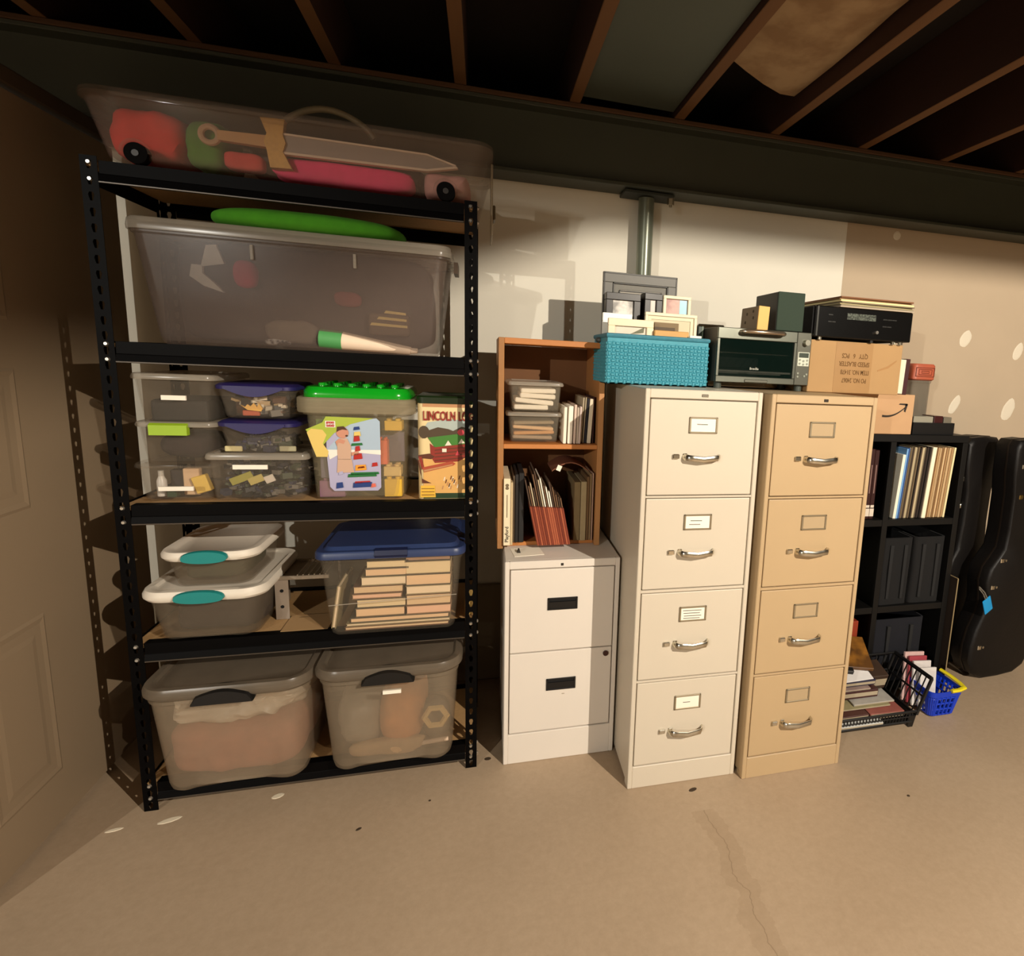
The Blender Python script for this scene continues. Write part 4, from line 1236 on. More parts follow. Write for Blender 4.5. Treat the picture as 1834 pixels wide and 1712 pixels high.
ZB1 = 0.7315 + 0.3685
TILM = P('tray_plastic', '#d8cfba', 0.11, 0.15)
for k, (z0, h, lab) in enumerate(((ZB1, 0.098, 'small clear box of brown envelopes, lower of the two in the pine shelf'), (ZB1 + 0.106, 0.096, 'small clear box of white envelopes, upper of the two in the pine shelf'))):
    bin_(lab, (1.136 + 0.004 * k, 0.265, z0), 0.172, 0.22, 0.158, 0.205, h, 0.013, TILM, LIDCLR, 0.010, over=0.008, n=3)
for k, (x, w, z, r_, hc) in enumerate(((1.132, 0.135, 0.008, 0.02, '#a08a70'), (1.137, 0.138, 0.024, -0.04, '#c48f58'), (1.134, 0.138, 0.041, 0.05, '#d6ae80'), (1.136, 0.138, 0.059, -0.03, '#8f7c60'))):
    tag(obj('brown_envelope', box(NB(), -w / 2, w / 2, 0, 0.16, 0, 0.0115, 0.003), M('env' + hc[1:], hc, 0.8), None, (x, 0.172, ZB1 + z + 0.004), (0, r_, 0)),
        'brown envelope %s in the lower clear box of the pine shelf' % ('at the bottom', 'second from the bottom', 'second from the top', 'at the top')[k], 'envelope', 'brown envelopes in the lower clear box')
for k, (x, w, z, r_, h) in enumerate(((1.126, 0.115, 0.008, 0.0, 0.016), (1.136, 0.130, 0.028, 0.08, 0.016), (1.148, 0.120, 0.047, 0.03, 0.016), (1.150, 0.118, 0.065, -0.01, 0.016))):
    tag(obj('white_envelope', box(NB(), -w / 2, w / 2, 0, 0.16, 0, h, 0.003), PAPER, None, (x, 0.172, ZB1 + 0.106 + z), (0, r_, 0)),
        'white envelope bundle %s in the upper clear box of the pine shelf' % ('at the bottom', 'second from the bottom', 'second from the top', 'at the top')[k], 'envelope', 'white envelopes in the upper clear box')
ENV = ((1.236, 0.011, 0.128, PAPER, 0.02, 'first white envelope right of the clear boxes on the pine shelf'), (1.252, 0.016, 0.132, M('env_bright', '#f4ead8', 0.7), 0.02, 'thick bright white envelope, second right of the clear boxes'),
       (1.272, 0.008, 0.137, M('env_pink', '#d9c1b0', 0.8), 0.02, 'pinkish envelope third right of the clear boxes'), (1.282, 0.007, 0.128, M('env_grey', '#bfae9c', 0.8), 0.01, 'greyish envelope fourth right of the clear boxes'),
       (1.291, 0.007, 0.131, M('env_lil', '#d3bfb4', 0.8), 0.03, 'pale lilac envelope in the middle of the upright row'), (1.302, 0.005, 0.162, M('env_slim', '#b5a78d', 0.8), 0.05, 'tall slim grey envelope past the middle of the upright row'),
       (1.310, 0.005, 0.163, M('env_slim2', '#a3957a', 0.8), 0.05, 'tall slim olive envelope beside the dark folder'), (1.317, 0.007, 0.16, M('folder_ink', '#1d1a22', 0.8), 0.05, 'dark folder in the upright row of envelopes'),
       (1.3265, 0.014, 0.158, M('env_cream', '#d9cbb0', 0.8), 0.05, 'wide cream envelope with a torn edge near the right end of the row'), (1.3415, 0.004, 0.165, M('env_maroon', '#3b1a12', 0.8), 0.0, 'dark maroon folder against the right side of the upper cubby'))
for x, w, h, mm, r_, lab in ENV:
    tag(obj('envelope', box(NB(), 0, w, 0, 0.2, 0, h, 0.0015), mm, None, (x - r_ * 0.10, 0.145 + (0.02 if h > .15 else 0), ZB1 + 0.0005), (0, r_, 0)), lab, 'envelope')

ZB0 = 0.7315 + 0.0145
t = thing('ring_binder', 'white-spined binder with handwriting at the left of the lower pine cubby', 'binder', (1.0345, 0.118, ZB0))
obj('binder_cover', box(NB(), 0, 0.0225, 0.0, 0.25, 0, 0.236, 0.0015), M('binder_white', '#e6d6b4', 0.6), t)
obj('spine_edge', box(NB(), 0.0235, 0.031, 0.004, 0.25, 0, 0.222, 0.001), M('binder_edge', '#c4ae86', 0.7), t)
text('lettering', 'Playford', 0.017, INK, t, (0.0113, -0.0009, 0.040), (PI / 2, -PI / 2, 0), bold=0.0002)
b = NB()
flat(b, disc(0.0113, 0.213, 0.006, 0.0055), -0.0008)
flat(b, disc(0.0113, 0.203, 0.006, 0.0055), -0.0008)
flat(b, rect(0.010, 0.0125, 0.10, 0.18), -0.0008)
obj('spine_marks', b, M('faded_ink', '#6f6048', 0.8), t)
for x, w, h, hc, lab in ((1.067, 0.006, 0.24, '#5a4a38', 'slim brown folder right of the white binder'), (1.074, 0.012, 0.245, '#191412', 'dark binder right of the slim brown folder'), (1.087, 0.018, 0.25, '#0f0c0b', 'black binder left of the rust accordion folders')):
    tag(obj('binder', box(NB(), 0, w, 0, 0.22, 0, h, 0.002), M('bind' + hc[1:], hc, 0.6), None, (x, 0.15, ZB0)), lab, 'binder')
# rust accordion folders leaning to the left with loose papers standing in them
RUST = [M('rust_%d' % i, c, 0.85, var=0.12, scale=40) for i, c in enumerate(('#8a4026', '#6f2c19', '#a25436', '#7d3620'))]
SL = 0.20
for k in range(16):
    w = 0.0064
    wide = 8 <= k < 10
    x = 1.113 + 0.0072 * k
    mm = RUST[2] if wide else RUST[(k * 5) % 4]
    fo = thing('accordion_folder', 'rust accordion folder number-like leaf leaning in the lower pine cubby', 'folder', (x + 0.036, 0.10 - 0.0, ZB0 + 0.001), group='rust accordion folders in the lower cubby', rot=(0, -SL, 0))
    fo['label'] = '%s rust accordion folder from the left in the lower pine cubby' % ORDN[k]
    obj('folder_body', box(NB(), 0, w, 0, 0.22, 0, 0.142 - 0.0005 * k, 0.001), mm, fo)
    pm = (PAPER, M('dark_papers', '#4a3626', 0.8), M('grey_papers', '#b9a888', 0.8), M('brown_papers', '#6d4f35', 0.8))[(1, 3, 2, 1, 3, 1, 2, 0, 3, 0, 0, 1, 3, 3, 1, 3)[k]]
    obj('papers', box(NB(), 0.0012, w - 0.0012, 0.012, 0.20, 0.03, 0.200 + 0.032 * math.sin(k * 2.9 + k * k) + (0.035 if k < 9 else 0.0)), pm, fo)
for x, w, y0, h, hc, lab, r_ in ((1.281, 0.022, 0.15, 0.216, '#7d6a48', 'grey brown box file right of the rust folders', 0), (1.304, 0.020, 0.146, 0.218, '#a2906c', 'pale grey tan box file in the right of the lower cubby', 0), (1.325, 0.010, 0.15, 0.235, '#6b4f2f', 'brown magazine right of the pale box file', 0), (1.3365, 0.006, 0.15, 0.245, '#8d7350', 'tan magazine near the right end of the lower cubby', 0), (1.344, 0.004, 0.14, 0.25, '#a98a76', 'pink-edged magazine against the right side of the lower cubby', 0)):
    tag(obj('magazine_file', box(NB(), 0, w, 0, 0.22, 0, h, 0.0015), M('mag' + hc[1:], hc, 0.8, var=0.12, scale=50), None, (x, y0, ZB0)), lab, 'file')
b = NB()
rings = []
for i in range(9):
    a = i / 8
    rings.append([(x_, y_, z_) for x_, y_, z_ in ((-0.06 + 0.13 * a, 0, 0.03 * math.sin(PI * a) + 0.0), (-0.06 + 0.13 * a, 0.16, 0.03 * math.sin(PI * a)), (-0.06 + 0.13 * a, 0.16, 0.004 + 0.03 * math.sin(PI * a)), (-0.06 + 0.13 * a, 0, 0.004 + 0.03 * math.sin(PI * a)))])
loft(b, rings)
q = tag(obj('curled_envelope', b, M('kraft_brown', '#7a4a32', 0.8), None, (1.262, 0.17, ZB0 + 0.251), smooth=True), 'curled brown envelope lying over the files in the lower cubby', 'envelope')
tag(obj('white_tag', box(NB(), -0.008, 0.008, 0, 0.001, -0.008, 0.012), PAPER, None, (1.225, 0.165, ZB0 + 0.262), (0, 0.4, 0)), 'small white tag on the curled brown envelope', 'tag')
t = thing('binder_clip', 'small black clip lying on the front of the short white cabinet top', 'clip', (1.085, 0.085, 0.7308))
obj('clip_body', prism(NB(), [(-0.006, 0), (0.006, 0), (0.002, 0.012), (-0.002, 0.012)], -0.01, 0.01), INK, t)
tag(obj('loose_paper', box(NB(), -0.05, 0.05, -0.03, 0.06, 0, 0.0012), PAPER, None, (1.115, 0.075, 0.7308), (0, 0, 0.12)), 'loose white paper sticking out under the binders', 'paper')

# ================================================================ ON TOP OF THE TALL CABINETS
ZC = 1.3195
t = thing('woven_basket', 'teal woven basket of picture frames on the grey filing cabinet', 'basket', (1.5301, 0.020, ZC))
TEALW = M('teal_weave', '#3d93a4', 0.6, var=0.15, scale=60)
b = NB()
bw, bd, bh = 0.351, 0.235, 0.157
for x0, x1, y0, y1, z0, z1 in ((-bw / 2, bw / 2, 0, 0.008, 0, bh), (-bw / 2, bw / 2, bd - 0.008, bd, 0, bh), (-bw / 2, -bw / 2 + 0.008, 0.008, bd - 0.008, 0, bh), (bw / 2 - 0.008, bw / 2, 0.008, bd - 0.008, 0, bh), (-bw / 2, bw / 2, 0, bd, 0, 0.006)):
    box(b, x0, x1, y0, y1, z0, z1)
obj('basket_body', b, TEALW, t)
b = NB()


def weave(bm, u0, u1, z0, z1, to3, du=0.0135, dz=0.0112):
    nu, nz_ = int((u1 - u0) / du), int((z1 - z0) / dz)
    for i in range(nu):
        for j in range(nz_):
            if (i + j) % 2:
                hw, hh, out_ = du * 0.62, dz * 0.42, 0.0045
            else:
                hw, hh, out_ = du * 0.32, dz * 0.62, 0.0032
            uc, zc = u0 + (i + .5) * du, z0 + (j + .5) * dz
            base = [bm.verts.new(to3(uc + a * hw, zc + c * hh, 0)) for a, c in ((-1, -1), (1, -1), (1, 1), (-1, 1))]
            topv = [bm.verts.new(to3(uc + a * hw * .6, zc + c * hh * .55, out_)) for a, c in ((-1, -1), (1, -1), (1, 1), (-1, 1))]
            for k in range(4):
                bm.faces.new((base[k], base[(k + 1) % 4], topv[(k + 1) % 4], topv[k]))
            bm.faces.new(topv)


weave(b, -bw / 2, bw / 2, 0.003, bh - 0.012, lambda u, z, o: (u, -o, z))
weave(b, 0, bd, 0.003, bh - 0.012, lambda u, z, o: (-bw / 2 - o, u, z))
weave(b, 0, bd, 0.003, bh - 0.012, lambda u, z, o: (bw / 2 + o, u, z))
o = obj('woven_strands', b, TEALW, t)
o['kind'] = 'stuff'
b = NB()
tube(b, [(-bw / 2, 0, bh), (bw / 2, 0, bh), (bw / 2, bd, bh), (-bw / 2, bd, bh)], 0.0075, 8, closed=True, up=(0, 0, 1))
obj('rim', b, M('teal_rim', '#347a8c', 0.6, var=0.25, scale=80), t)
tag(obj('grey_lump', blob(0.03, 0.03, 0.02, 71, 0.1, sub=2), M('knob_grey', '#4a4d48', 0.5), None, (1.353, 0.150, 1.4535), smooth=True), 'small dark grey lump on the pine shelf corner beside the teal basket', 'lump')


def pic_frame(label, x0, x1, y, z0, z1, bw_, mat, pics, depth=0.018, tilt=0.0, matw=0.0, matm=None, rz=0.0):
    q = thing('framed_picture', label, 'picture frame', ((x0 + x1) / 2, y, z0), rz, None, (-tilt, 0, rz))
    w_, h_ = x1 - x0, z1 - z0
    b_ = NB()
    for r_ in ((-w_ / 2, w_ / 2, h_ - bw_, h_), (-w_ / 2, w_ / 2, 0, bw_), (-w_ / 2, -w_ / 2 + bw_, bw_, h_ - bw_), (w_ / 2 - bw_, w_ / 2, bw_, h_ - bw_)):
        box(b_, r_[0], r_[1], 0, depth, r_[2], r_[3], 0.0015)
    obj('frame_border', b_, mat, q)
    ix, iz = w_ / 2 - bw_, h_ - bw_
    if matw:
        b_ = NB()
        for r_ in ((-ix, ix, iz - matw, iz), (-ix, ix, bw_, bw_ + matw), (-ix, -ix + matw, bw_ + matw, iz - matw), (ix - matw, ix, bw_ + matw, iz - matw)):
            box(b_, r_[0], r_[1], 0.006, 0.008, r_[2], r_[3])
        obj('mat_board', b_, matm, q)
    obj('picture', box(NB(), -ix, ix, 0.009, 0.014, bw_, iz), pics, q)
    return q


FB = M('frame_black', '#16120f', 0.4)
FC = M('frame_cream', '#e9dcc0', 0.55)
FG = M('frame_grey', '#5d5b54', 0.5)
q = pic_frame('largest grey picture frame standing at the back of the teal basket', 1.3732, 1.6489, 0.2270, 1.3320, 1.7055, 0.0353, FG, M('grey_print', '#8a8375', 0.5, var=0.1), 0.014, 0.0, 0.022, M('grey_mat', '#6e6b62', 0.6))
b = NB()
w_, h_ = 0.2756, 0.3735
for g in (0.003, 0.036, 0.060):
    for r_ in ((-w_ / 2 + g, w_ / 2 - g, h_ - g - 0.003, h_ - g), (-w_ / 2 + g, -w_ / 2 + g + 0.003, 0, h_ - g), (w_ / 2 - g - 0.003, w_ / 2 - g, 0, h_ - g)):
        box(b, r_[0], r_[1], -0.002 if g < 0.05 else 0.004, 0.008, r_[2], r_[3])
obj('frame_lines', b, M('frame_line', '#2b2a26', 0.5), q)
pic_frame('deep black picture frame with a grey snapshot at the left of the teal basket', 1.3760, 1.4995, 0.1729, 1.4921, 1.6294, 0.0241, FB, M('grey_snapshot', '#d8d2c8', 0.4, scale=22, hex2='#7e7a74'), 0.04)
pic_frame('narrow black picture frame turned sideways in the middle of the teal basket', 1.5134, 1.5802, 0.1729, 1.4921, 1.6369, 0.0223, FB, M('pale_snapshot', '#c9bfb4', 0.4), 0.045, rz=0.1)
q = pic_frame('cream picture frame with a red and blue photo at the right of the teal basket', 1.5820, 1.6860, 0.1683, 1.5107, 1.6341, 0.0111, FC, M('red_photo', '#b98c7c', 0.4, scale=20, hex2='#8f5546'), 0.016)
obj('photo_sky', box(NB(), 0.011, 0.039, 0.0085, 0.0095, 0.028, 0.11), M('photo_cyan', '#8fc4d2', 0.4), q)
q = pic_frame('wide cream picture frame with a pale mat behind the wooden block in the basket', 1.5060, 1.6971, 0.1238, 1.3664, 1.5682, 0.0111, FC, M('pale_print', '#cdbf9c', 0.5), 0.016, 0, 0.012, M('cream_mat', '#e2d6b8', 0.6))
obj('print_patch', box(NB(), -0.046, 0.014, 0.0083, 0.0092, 0.181, 0.189), M('patch_olive', '#8a8462', 0.6), q)
obj('print_patch', box(NB(), -0.06, 0.028, 0.0035, 0.0085, 0.11, 0.169), M('patch_brown', '#7d6642', 0.6), q)
obj('print_patch', box(NB(), -0.06, 0.014, 0.001, 0.0034, 0.12, 0.153), M('patch_dark', '#4f3c22', 0.6), q)
pic_frame('white picture frame behind the leftmost cream frame in the basket', 1.3575, 1.4614, 0.1312, 1.4550, 1.5561, 0.0278, M('frame_white', '#eef0e8', 0.4), M('white_print', '#d6d2c6', 0.5), 0.014)
q = pic_frame('cream picture frame with a white mat at the front left of the teal basket', 1.3668, 1.5245, 0.0774, 1.3803, 1.5357, 0.0241, M('frame_ivory', '#ecd9b8', 0.5), M('white_mat', '#dccfbc', 0.6), 0.014)
b = NB()
prism(b, [(0.0, 0.107), (0.048, 0.132), (0.046, 0.113), (0.028, 0.11)], 0.0082, 0.009)
obj('drawing', b, M('sketch_grey', '#6f7058', 0.7), q)
tag(obj('wooden_block', box(NB(), 1.5245, 1.6470, 0.0616, 0.0774, ZC + 0.02, 1.5046, 0.002), M('blond_wood', '#cf9f5c', 0.6, var=0.1), None), 'blond wooden plaque at the front right of the teal basket', 'plaque')
tag(obj('white_card', box(NB(), 1.6470, 1.6888, 0.0477, 0.0504, ZC + 0.05, 1.4930, 0.0005), M('card_white', '#e8e6da', 0.5), None), 'white card at the right end of the teal basket', 'card')
t = thing('dark_book', 'dark green book standing between the teal basket and toaster oven', 'book', (1.709, 0.14, ZC))
obj('cover', box(NB(), 0, 0.0225, 0, 0.14, 0, 0.214, 0.002), M('dark_green_cover', '#26352c', 0.5), t)
obj('cover_stripe', box(NB(), 0.015, 0.0175, -0.0008, 0.002, 0.0, 0.2135), M('pale_green', '#7f8f78', 0.5), t)

# ---- toaster oven
OX_, OY_ = 1.7344, 0.020
t = thing('toaster_oven', 'steel toaster oven with a glass door on the two tall cabinets', 'toaster oven', (OX_, OY_, ZC))
STEEL = M('oven_steel', '#66685e', 0.33, 0.75, var=0.06, scale=60, stretch=(0.1, 1, 1))
DKST = M('oven_dark_steel', '#5b5a50', 0.4, 0.6)
b = NB()
Hb0, Hb1, Wd, Dd = 0.02196, 0.20771, 0.35868, 0.28823
for r6 in ((0, 0.00732, 0.00366, Dd, Hb0, Hb1), (Wd - 0.00732, Wd, 0.00366, Dd, Hb0, Hb1), (0.00732, Wd - 0.00732, 0.00366, Dd, Hb1 - 0.00732, Hb1), (0.00732, Wd - 0.00732, 0.00366, Dd, Hb0, Hb0 + 0.00732), (0.00732, Wd - 0.00732, Dd - 0.00732, Dd, Hb0 + 0.00732, Hb1 - 0.00732), (0.29829, 0.30378, 0.00915, Dd - 0.00915, Hb0 + 0.00732, Hb1 - 0.00732)):
    box(b, *r6, 0.0013725)
obj('oven_body', b, M('oven_shell', '#4d463d', 0.45, 0.4), t)
obj('oven_liner', box(NB(), 0.0077775, 0.29783, 0.183, 0.18849, Hb0 + 0.008235, Hb1 - 0.008235), M('oven_dark', '#0f1512', 0.6), t)
dr = NB()
box(dr, 0, 0.30195, -0.01098, 0.002745, 0.17019, Hb1, 0.00183)
box(dr, 0, 0.30195, -0.01098, 0.002745, Hb0, 0.04392, 0.00183)
box(dr, 0, 0.00915, -0.01098, 0.002745, 0.04392, 0.17019, 0.000915)
box(dr, 0.2928, 0.30195, -0.01098, 0.002745, 0.04392, 0.17019, 0.000915)
dr = obj('door', dr, STEEL, t)
obj('window_glass', box(NB(), 0.0086925, 0.29326, -0.00549, -0.002745, 0.043463, 0.17065), P('oven_glass', '#12241f', 0.5, 0.06), dr)
b = NB()
tube(b, [(0.08418, -0.01098, 0.1949), (0.086925, -0.03111, 0.19581), (0.096075, -0.03843, 0.19673), (0.22875, -0.03843, 0.19673), (0.2379, -0.03111, 0.19581), (0.24065, -0.01098, 0.1949)], 0.0077775, 10)
obj('handle', b, M('handle_steel', '#b9a690', 0.22, 0.9), dr, smooth=True)
obj('crumb_tray', box(NB(), 0.10797, 0.19673, -0.014183, -0.010065, 0.02379, 0.03477, 0.00183), DKST, dr)
text('lettering', 'Breville', 0.011438, M('logo_grey', '#a9a89a', 0.5), dr, (0.14457, -0.006222, 0.071828), bold=0.000183)
obj('rack', cyl(NB(), (0.01098, 0.0183, 0.12444), (0.2928, 0.0183, 0.12444), 0.002013, 6), RIVET, t)
b = NB()
for k in range(9):
    cyl(b, (0.02745 + 0.03111 * k, 0.0183, 0.12261), (0.02745 + 0.03111 * k, 0.17385, 0.12261), 0.001098, 5)
obj('rack_wires', b, RIVET, t)
b = NB()
cyl(b, (0.01098, 0.00366, 0.06039), (0.29097, 0.00366, 0.06039), 0.0041175, 8)
cyl(b, (0.01098, 0.0549, 0.0549), (0.29097, 0.0549, 0.0549), 0.0041175, 8)
obj('heating_element', b, M('quartz_tube', '#d9d6c8', 0.3), t)
pn = obj('control_panel', box(NB(), 0.30287, Wd, -0.01098, 0.002745, Hb0, Hb1, 0.00183), M('panel_steel', '#55554b', 0.4, 0.5), t)
obj('knob', cyl(NB(), (0.33581, -0.01098, 0.17202), (0.33581, -0.02745, 0.17202), 0.011438, 20, 0.010065), M('knob_steel', '#c9c6b4', 0.25, 0.9), pn, smooth=True)
obj('keypad', box(NB(), 0.30927, 0.35502, -0.012353, -0.010523, 0.08967, 0.13908, 0.000915), M('keypad_pale', '#c6c9b8', 0.4), pn)
obj('display', box(NB(), 0.31293, 0.35136, -0.012993, -0.011895, 0.11987, 0.13634), M('lcd_dark', '#3a4238', 0.3), pn)
k0 = None
for p in ((0.3175, 0.11163), (0.33215, 0.10797), (0.34679, 0.11072), (0.3175, 0.09882), (0.33215, 0.096075), (0.34679, 0.097905)):
    if k0 is None:
        k0 = obj('button', cyl(NB(), (0, 0, 0), (0, -0.00183, 0), 0.003843, 10), M('button_grey', '#8b8f80', 0.4), pn, (p[0], -0.012353, p[1]))
    else:
        again(k0, 'button', pn, (p[0], -0.012353, p[1]))
for p in ((0.31385, 0.06405), (0.31385, 0.052155), (0.34038, 0.0549), (0.34862, 0.061305)):
    again(k0, 'button', pn, (p[0], -0.011163, p[1]))
for fx in (0.02013, Wd - 0.02379):
    for fy in (0.0183, 0.1464):
        obj('foot', cyl(NB(), (fx, fy, 0), (fx, fy, 0.022418), 0.013725, 14), M('foot_rubber', '#3a4038', 0.6), t)

ZO = ZC + Hb1 + 0.0004575
t = thing('speaker_box', 'dark green bookshelf speaker on top of the toaster oven', 'speaker', (1.9540, 0.0247, ZO))
obj('speaker_cabinet', box(NB(), 0, 0.10614, 0, 0.17385, 0, 0.13359, 0.002745), M('speaker_side', '#231c12', 0.5, var=0.2), t)
obj('grille', box(NB(), 0.000915, 0.10523, -0.00549, 0, 0.00183, 0.1345, 0.00183), M('grille_cloth', '#2c3a2e', 0.9, var=0.1, scale=200), t)
t = thing('wooden_radio', 'small wooden box with a pale front leaning beside the green speaker', 'box', (1.8799, 0.0202, ZO), 0.0, None, (0, 0.04, 0))
obj('box_body', box(NB(), 0, 0.041175, 0.00183, 0.14183, 0, 0.08052, 0.002745), M('box_taupe', '#8d775c', 0.6, var=0.1), t)
obj('front_face', box(NB(), 0, 0.041175, -0.00366, 0.00183, 0, 0.08052, 0.000915), M('box_blond', '#d9aa58', 0.55, var=0.06), t)
for y, z in ((0.0366, 0.041175), (0.0915, 0.05673), (0.10065, 0.02745), (0.041175, 0.06405)):
    obj('dark_spot', cyl(NB(), (0, y, z), (-0.000915, y, z), 0.00549, 10), M('spot_brown', '#4f3f2a', 0.7), t)

# ---- cardboard boxes
t = thing('cardboard_box', 'plain cardboard box with upside-down printing on the tan filing cabinet', 'box', (2.098, 0.02, ZC))
obj('box_body', box(NB(), 0, 0.392, 0, 0.34, 0, 0.187, 0.002), CARD, t)
obj('packing_tape', box(NB(), 0.105, 0.262, -0.0008, 0.0, 0.002, 0.185), M('tape_amber', '#a07b4e', 0.4), t)
obj('crease', prism(NB(), [(0.29, 0.09), (0.33, 0.105), (0.37, 0.13), (0.37, 0.125), (0.335, 0.098), (0.29, 0.085)], -0.0007, 0.0005), M('crease_brown', '#a1784a', 0.8), t)
STAMP = M('stamp_ink', '#6b4a22', 0.8)
for s_, zc, xs in (('QTY   6   PCS', 0.137, 0.80), ('SPEED BLASTER', 0.108, 0.80), ('ITEM NO. 31478', 0.078, 0.74), ('PO NO. 24067', 0.048, 0.72)):
    text('lettering', s_, 0.0235, STAMP, t, (0.192 if zc < .1 else 0.187, -0.0013, zc), (PI / 2, PI, 0), sx=xs, bold=0.0004)
t = thing('shipping_box', 'flat cardboard shipping box with a black curved arrow, under the larger box', 'box', (2.26, 0.132, 1.1565))
obj('box_body', box(NB(), 0, 0.404, 0, 0.32, 0, 0.1625, 0.002), M('cardboard_pink', '#bb956e', 0.85, var=0.06), t)
b = NB()
arc = [(0.255 + 0.105 * i / 10, 0.078 - 0.004 * math.sin(PI * i / 10) + 0.034 * (i / 10) ** 2.2) for i in range(11)]
lo = [(x, z - 0.009 * (1 - 0.4 * i / 10)) for i, (x, z) in enumerate(arc)]
for i in range(10):
    flat(b, [lo[i], lo[i + 1], arc[i + 1], arc[i]], -0.0007)
flat(b, [(0.328, 0.121), (0.334, 0.126), (0.37, 0.126), (0.372, 0.118), (0.36, 0.119)], -0.0007)
flat(b, [(0.361, 0.124), (0.373, 0.124), (0.364, 0.090), (0.356, 0.095)], -0.0007)
obj('curved_arrow', b, INK, t)
t = thing('audio_receiver', 'black audio receiver on the cardboard box under the record stack', 'receiver', (2.090, 0.0, ZC + 0.1875))
GLB = M('gloss_black', '#090909', 0.2)
obj('receiver_body', box(NB(), 0.0, 0.412, 0.01, 0.33, 0.010, 0.117, 0.003), M('matte_black', '#100e0c', 0.5), t)
pn = obj('front_panel', box(NB(), 0.002, 0.410, -0.004, 0.010, 0.010, 0.117, 0.003), GLB, t)
obj('display', box(NB(), 0.13, 0.25, -0.0052, -0.0035, 0.076, 0.098), M('display_smoke', '#2c2f2a', 0.3, hex2='#5c6258', scale=160), pn)
obj('trim_strip', box(NB(), 0.008, 0.014, -0.0055, -0.0035, 0.012, 0.115), M('strip_grey', '#4a4a46', 0.3, 0.5), pn)
k0 = None
for p in ((0.062, 0.088), (0.062, 0.064), (0.075, 0.064), (0.29, 0.085), (0.31, 0.085), (0.29, 0.06), (0.31, 0.06), (0.33, 0.085)):
    if k0 is None:
        k0 = obj('button', box(NB(), -0.009, 0.009, -0.002, 0, -0.0022, 0.0022, 0.0005), M('button_black', '#2a2a28', 0.3), pn, (p[0], -0.004, p[1]))
    else:
        again(k0, 'button', pn, (p[0], -0.004, p[1]))
obj('knob', cyl(NB(), (0.255, -0.004, 0.037), (0.255, -0.014, 0.037), 0.006, 14), RIVET, pn)
for fx in (0.035, 0.25, 0.345, 0.378):
    obj('foot', cyl(NB(), (fx, 0.012, 0.0), (fx, 0.012, 0.0105), 0.0085, 12), CHROME if fx != 0.25 else BLACK_PL, t)
obj('foot', cyl(NB(), (0.2, 0.30, 0.0), (0.2, 0.30, 0.0105), 0.0085, 12), BLACK_PL, t)
z = ZC + 0.1875 + 0.1175
for k, (w, dx, h, hc) in enumerate(((0.31, 0.0, 0.005, '#b0a18c'), (0.308, 0.004, 0.004, '#8f8368'), (0.31, 0.001, 0.005, '#a89a72'), (0.306, 0.005, 0.004, '#7b6d56'), (0.31, 0.002, 0.007, '#e3d29a'), (0.31, -0.002, 0.004, '#8d6a45'), (0.305, 0.0, 0.005, '#7a4d2c'))):
    tag(obj('record_sleeve', box(NB(), 0, w, 0, 0.31, 0, h, 0.001), M('slv' + hc[1:], hc, 0.7), None, (2.186 + dx, -0.008 + 0.003 * (k % 3), z), (0, 0, 0.01 * (k % 3 - 1))),
        'record sleeve %s of the flat stack on the black receiver' % ('at the bottom', 'second from the bottom', 'third from the bottom', 'in the middle', 'with the bright cream edge', 'second from the top', 'at the top'
                                                                      )[k], 'record sleeve', 'flat stack of record sleeves')
    z += h + 0.0006

t = thing('hardback_book', 'maroon hardback with white pages standing right of the cardboard box', 'book', (2.566, 0.13, 1.3195), 0, None, (0, 0.03, 0))
obj('pages', box(NB(), 0.003, 0.031, 0.002, 0.16, 0.003, 0.139), M('pages_white', '#efe4c8', 0.8), t)
b = NB()
box(b, 0.031, 0.05, 0.0, 0.162, 0, 0.143, 0.001)
box(b, 0.0, 0.003, 0.0, 0.162, 0, 0.143)
obj('cover', b, M('maroon_cover', '#3a0f12', 0.6), t)
tag(obj('brown_book', box(NB(), 2.622, 2.642, 0.24, 0.40, 1.3195, 1.50, 0.002), M('olive_brown_cover', '#4b3a1d', 0.7), None), 'taller olive brown book behind the maroon hardback', 'book')
t = thing('storage_jar', 'clear square jar with a terracotta lid on the black cube shelf', 'jar', (2.808, 0.32, 1.1555))
obj('jar_body', tub(0.098, 0.098, 0.096, 0.096, 0.226, 0.016, 0.003), P('jar_glass', '#8d877a', 0.4, 0.08), t, smooth=True)
b = NB()
loft(b, [rring(0.104, 0.104, 0.018, 0.222), rring(0.118, 0.118, 0.02, 0.228), rring(0.118, 0.118, 0.02, 0.286), rring(0.108, 0.108, 0.018, 0.294), rring(0.06, 0.06, 0.012, 0.294)])
lid = obj('lid', b, M('terracotta_plastic', '#a8543a', 0.45, var=0.12), t, smooth=True)
b = NB()
for g in (0.012, 0.026, 0.04):
    tube(b, [(-0.059 + g, -0.0595, 0.234 + g * 0.5), (0.059 - g, -0.0595, 0.234 + g * 0.5), (0.059 - g, -0.0595, 0.283 - g * 0.5), (-0.059 + g, -0.0595, 0.283 - g * 0.5)], 0.0018, 6, closed=True, up=(0, 1, 0))
obj('embossing', b, M('terracotta_dark', '#7d3a26', 0.5), lid)
t = thing('black_tray', 'black tray of cassette cases on the black cube shelf before the jar', 'tray', (2.685, 0.15, 1.1555))
b = NB()
for r6 in ((0, 0.21, 0, 0.003, 0, 0.05), (0, 0.21, 0.092, 0.095, 0, 0.05), (0, 0.003, 0.003, 0.092, 0, 0.05), (0.207, 0.21, 0.003, 0.092, 0, 0.05), (0.003, 0.207, 0.003, 0.092, 0, 0.003)):
    box(b, *r6)
obj('tray_body', b, BLACK_PL, t)
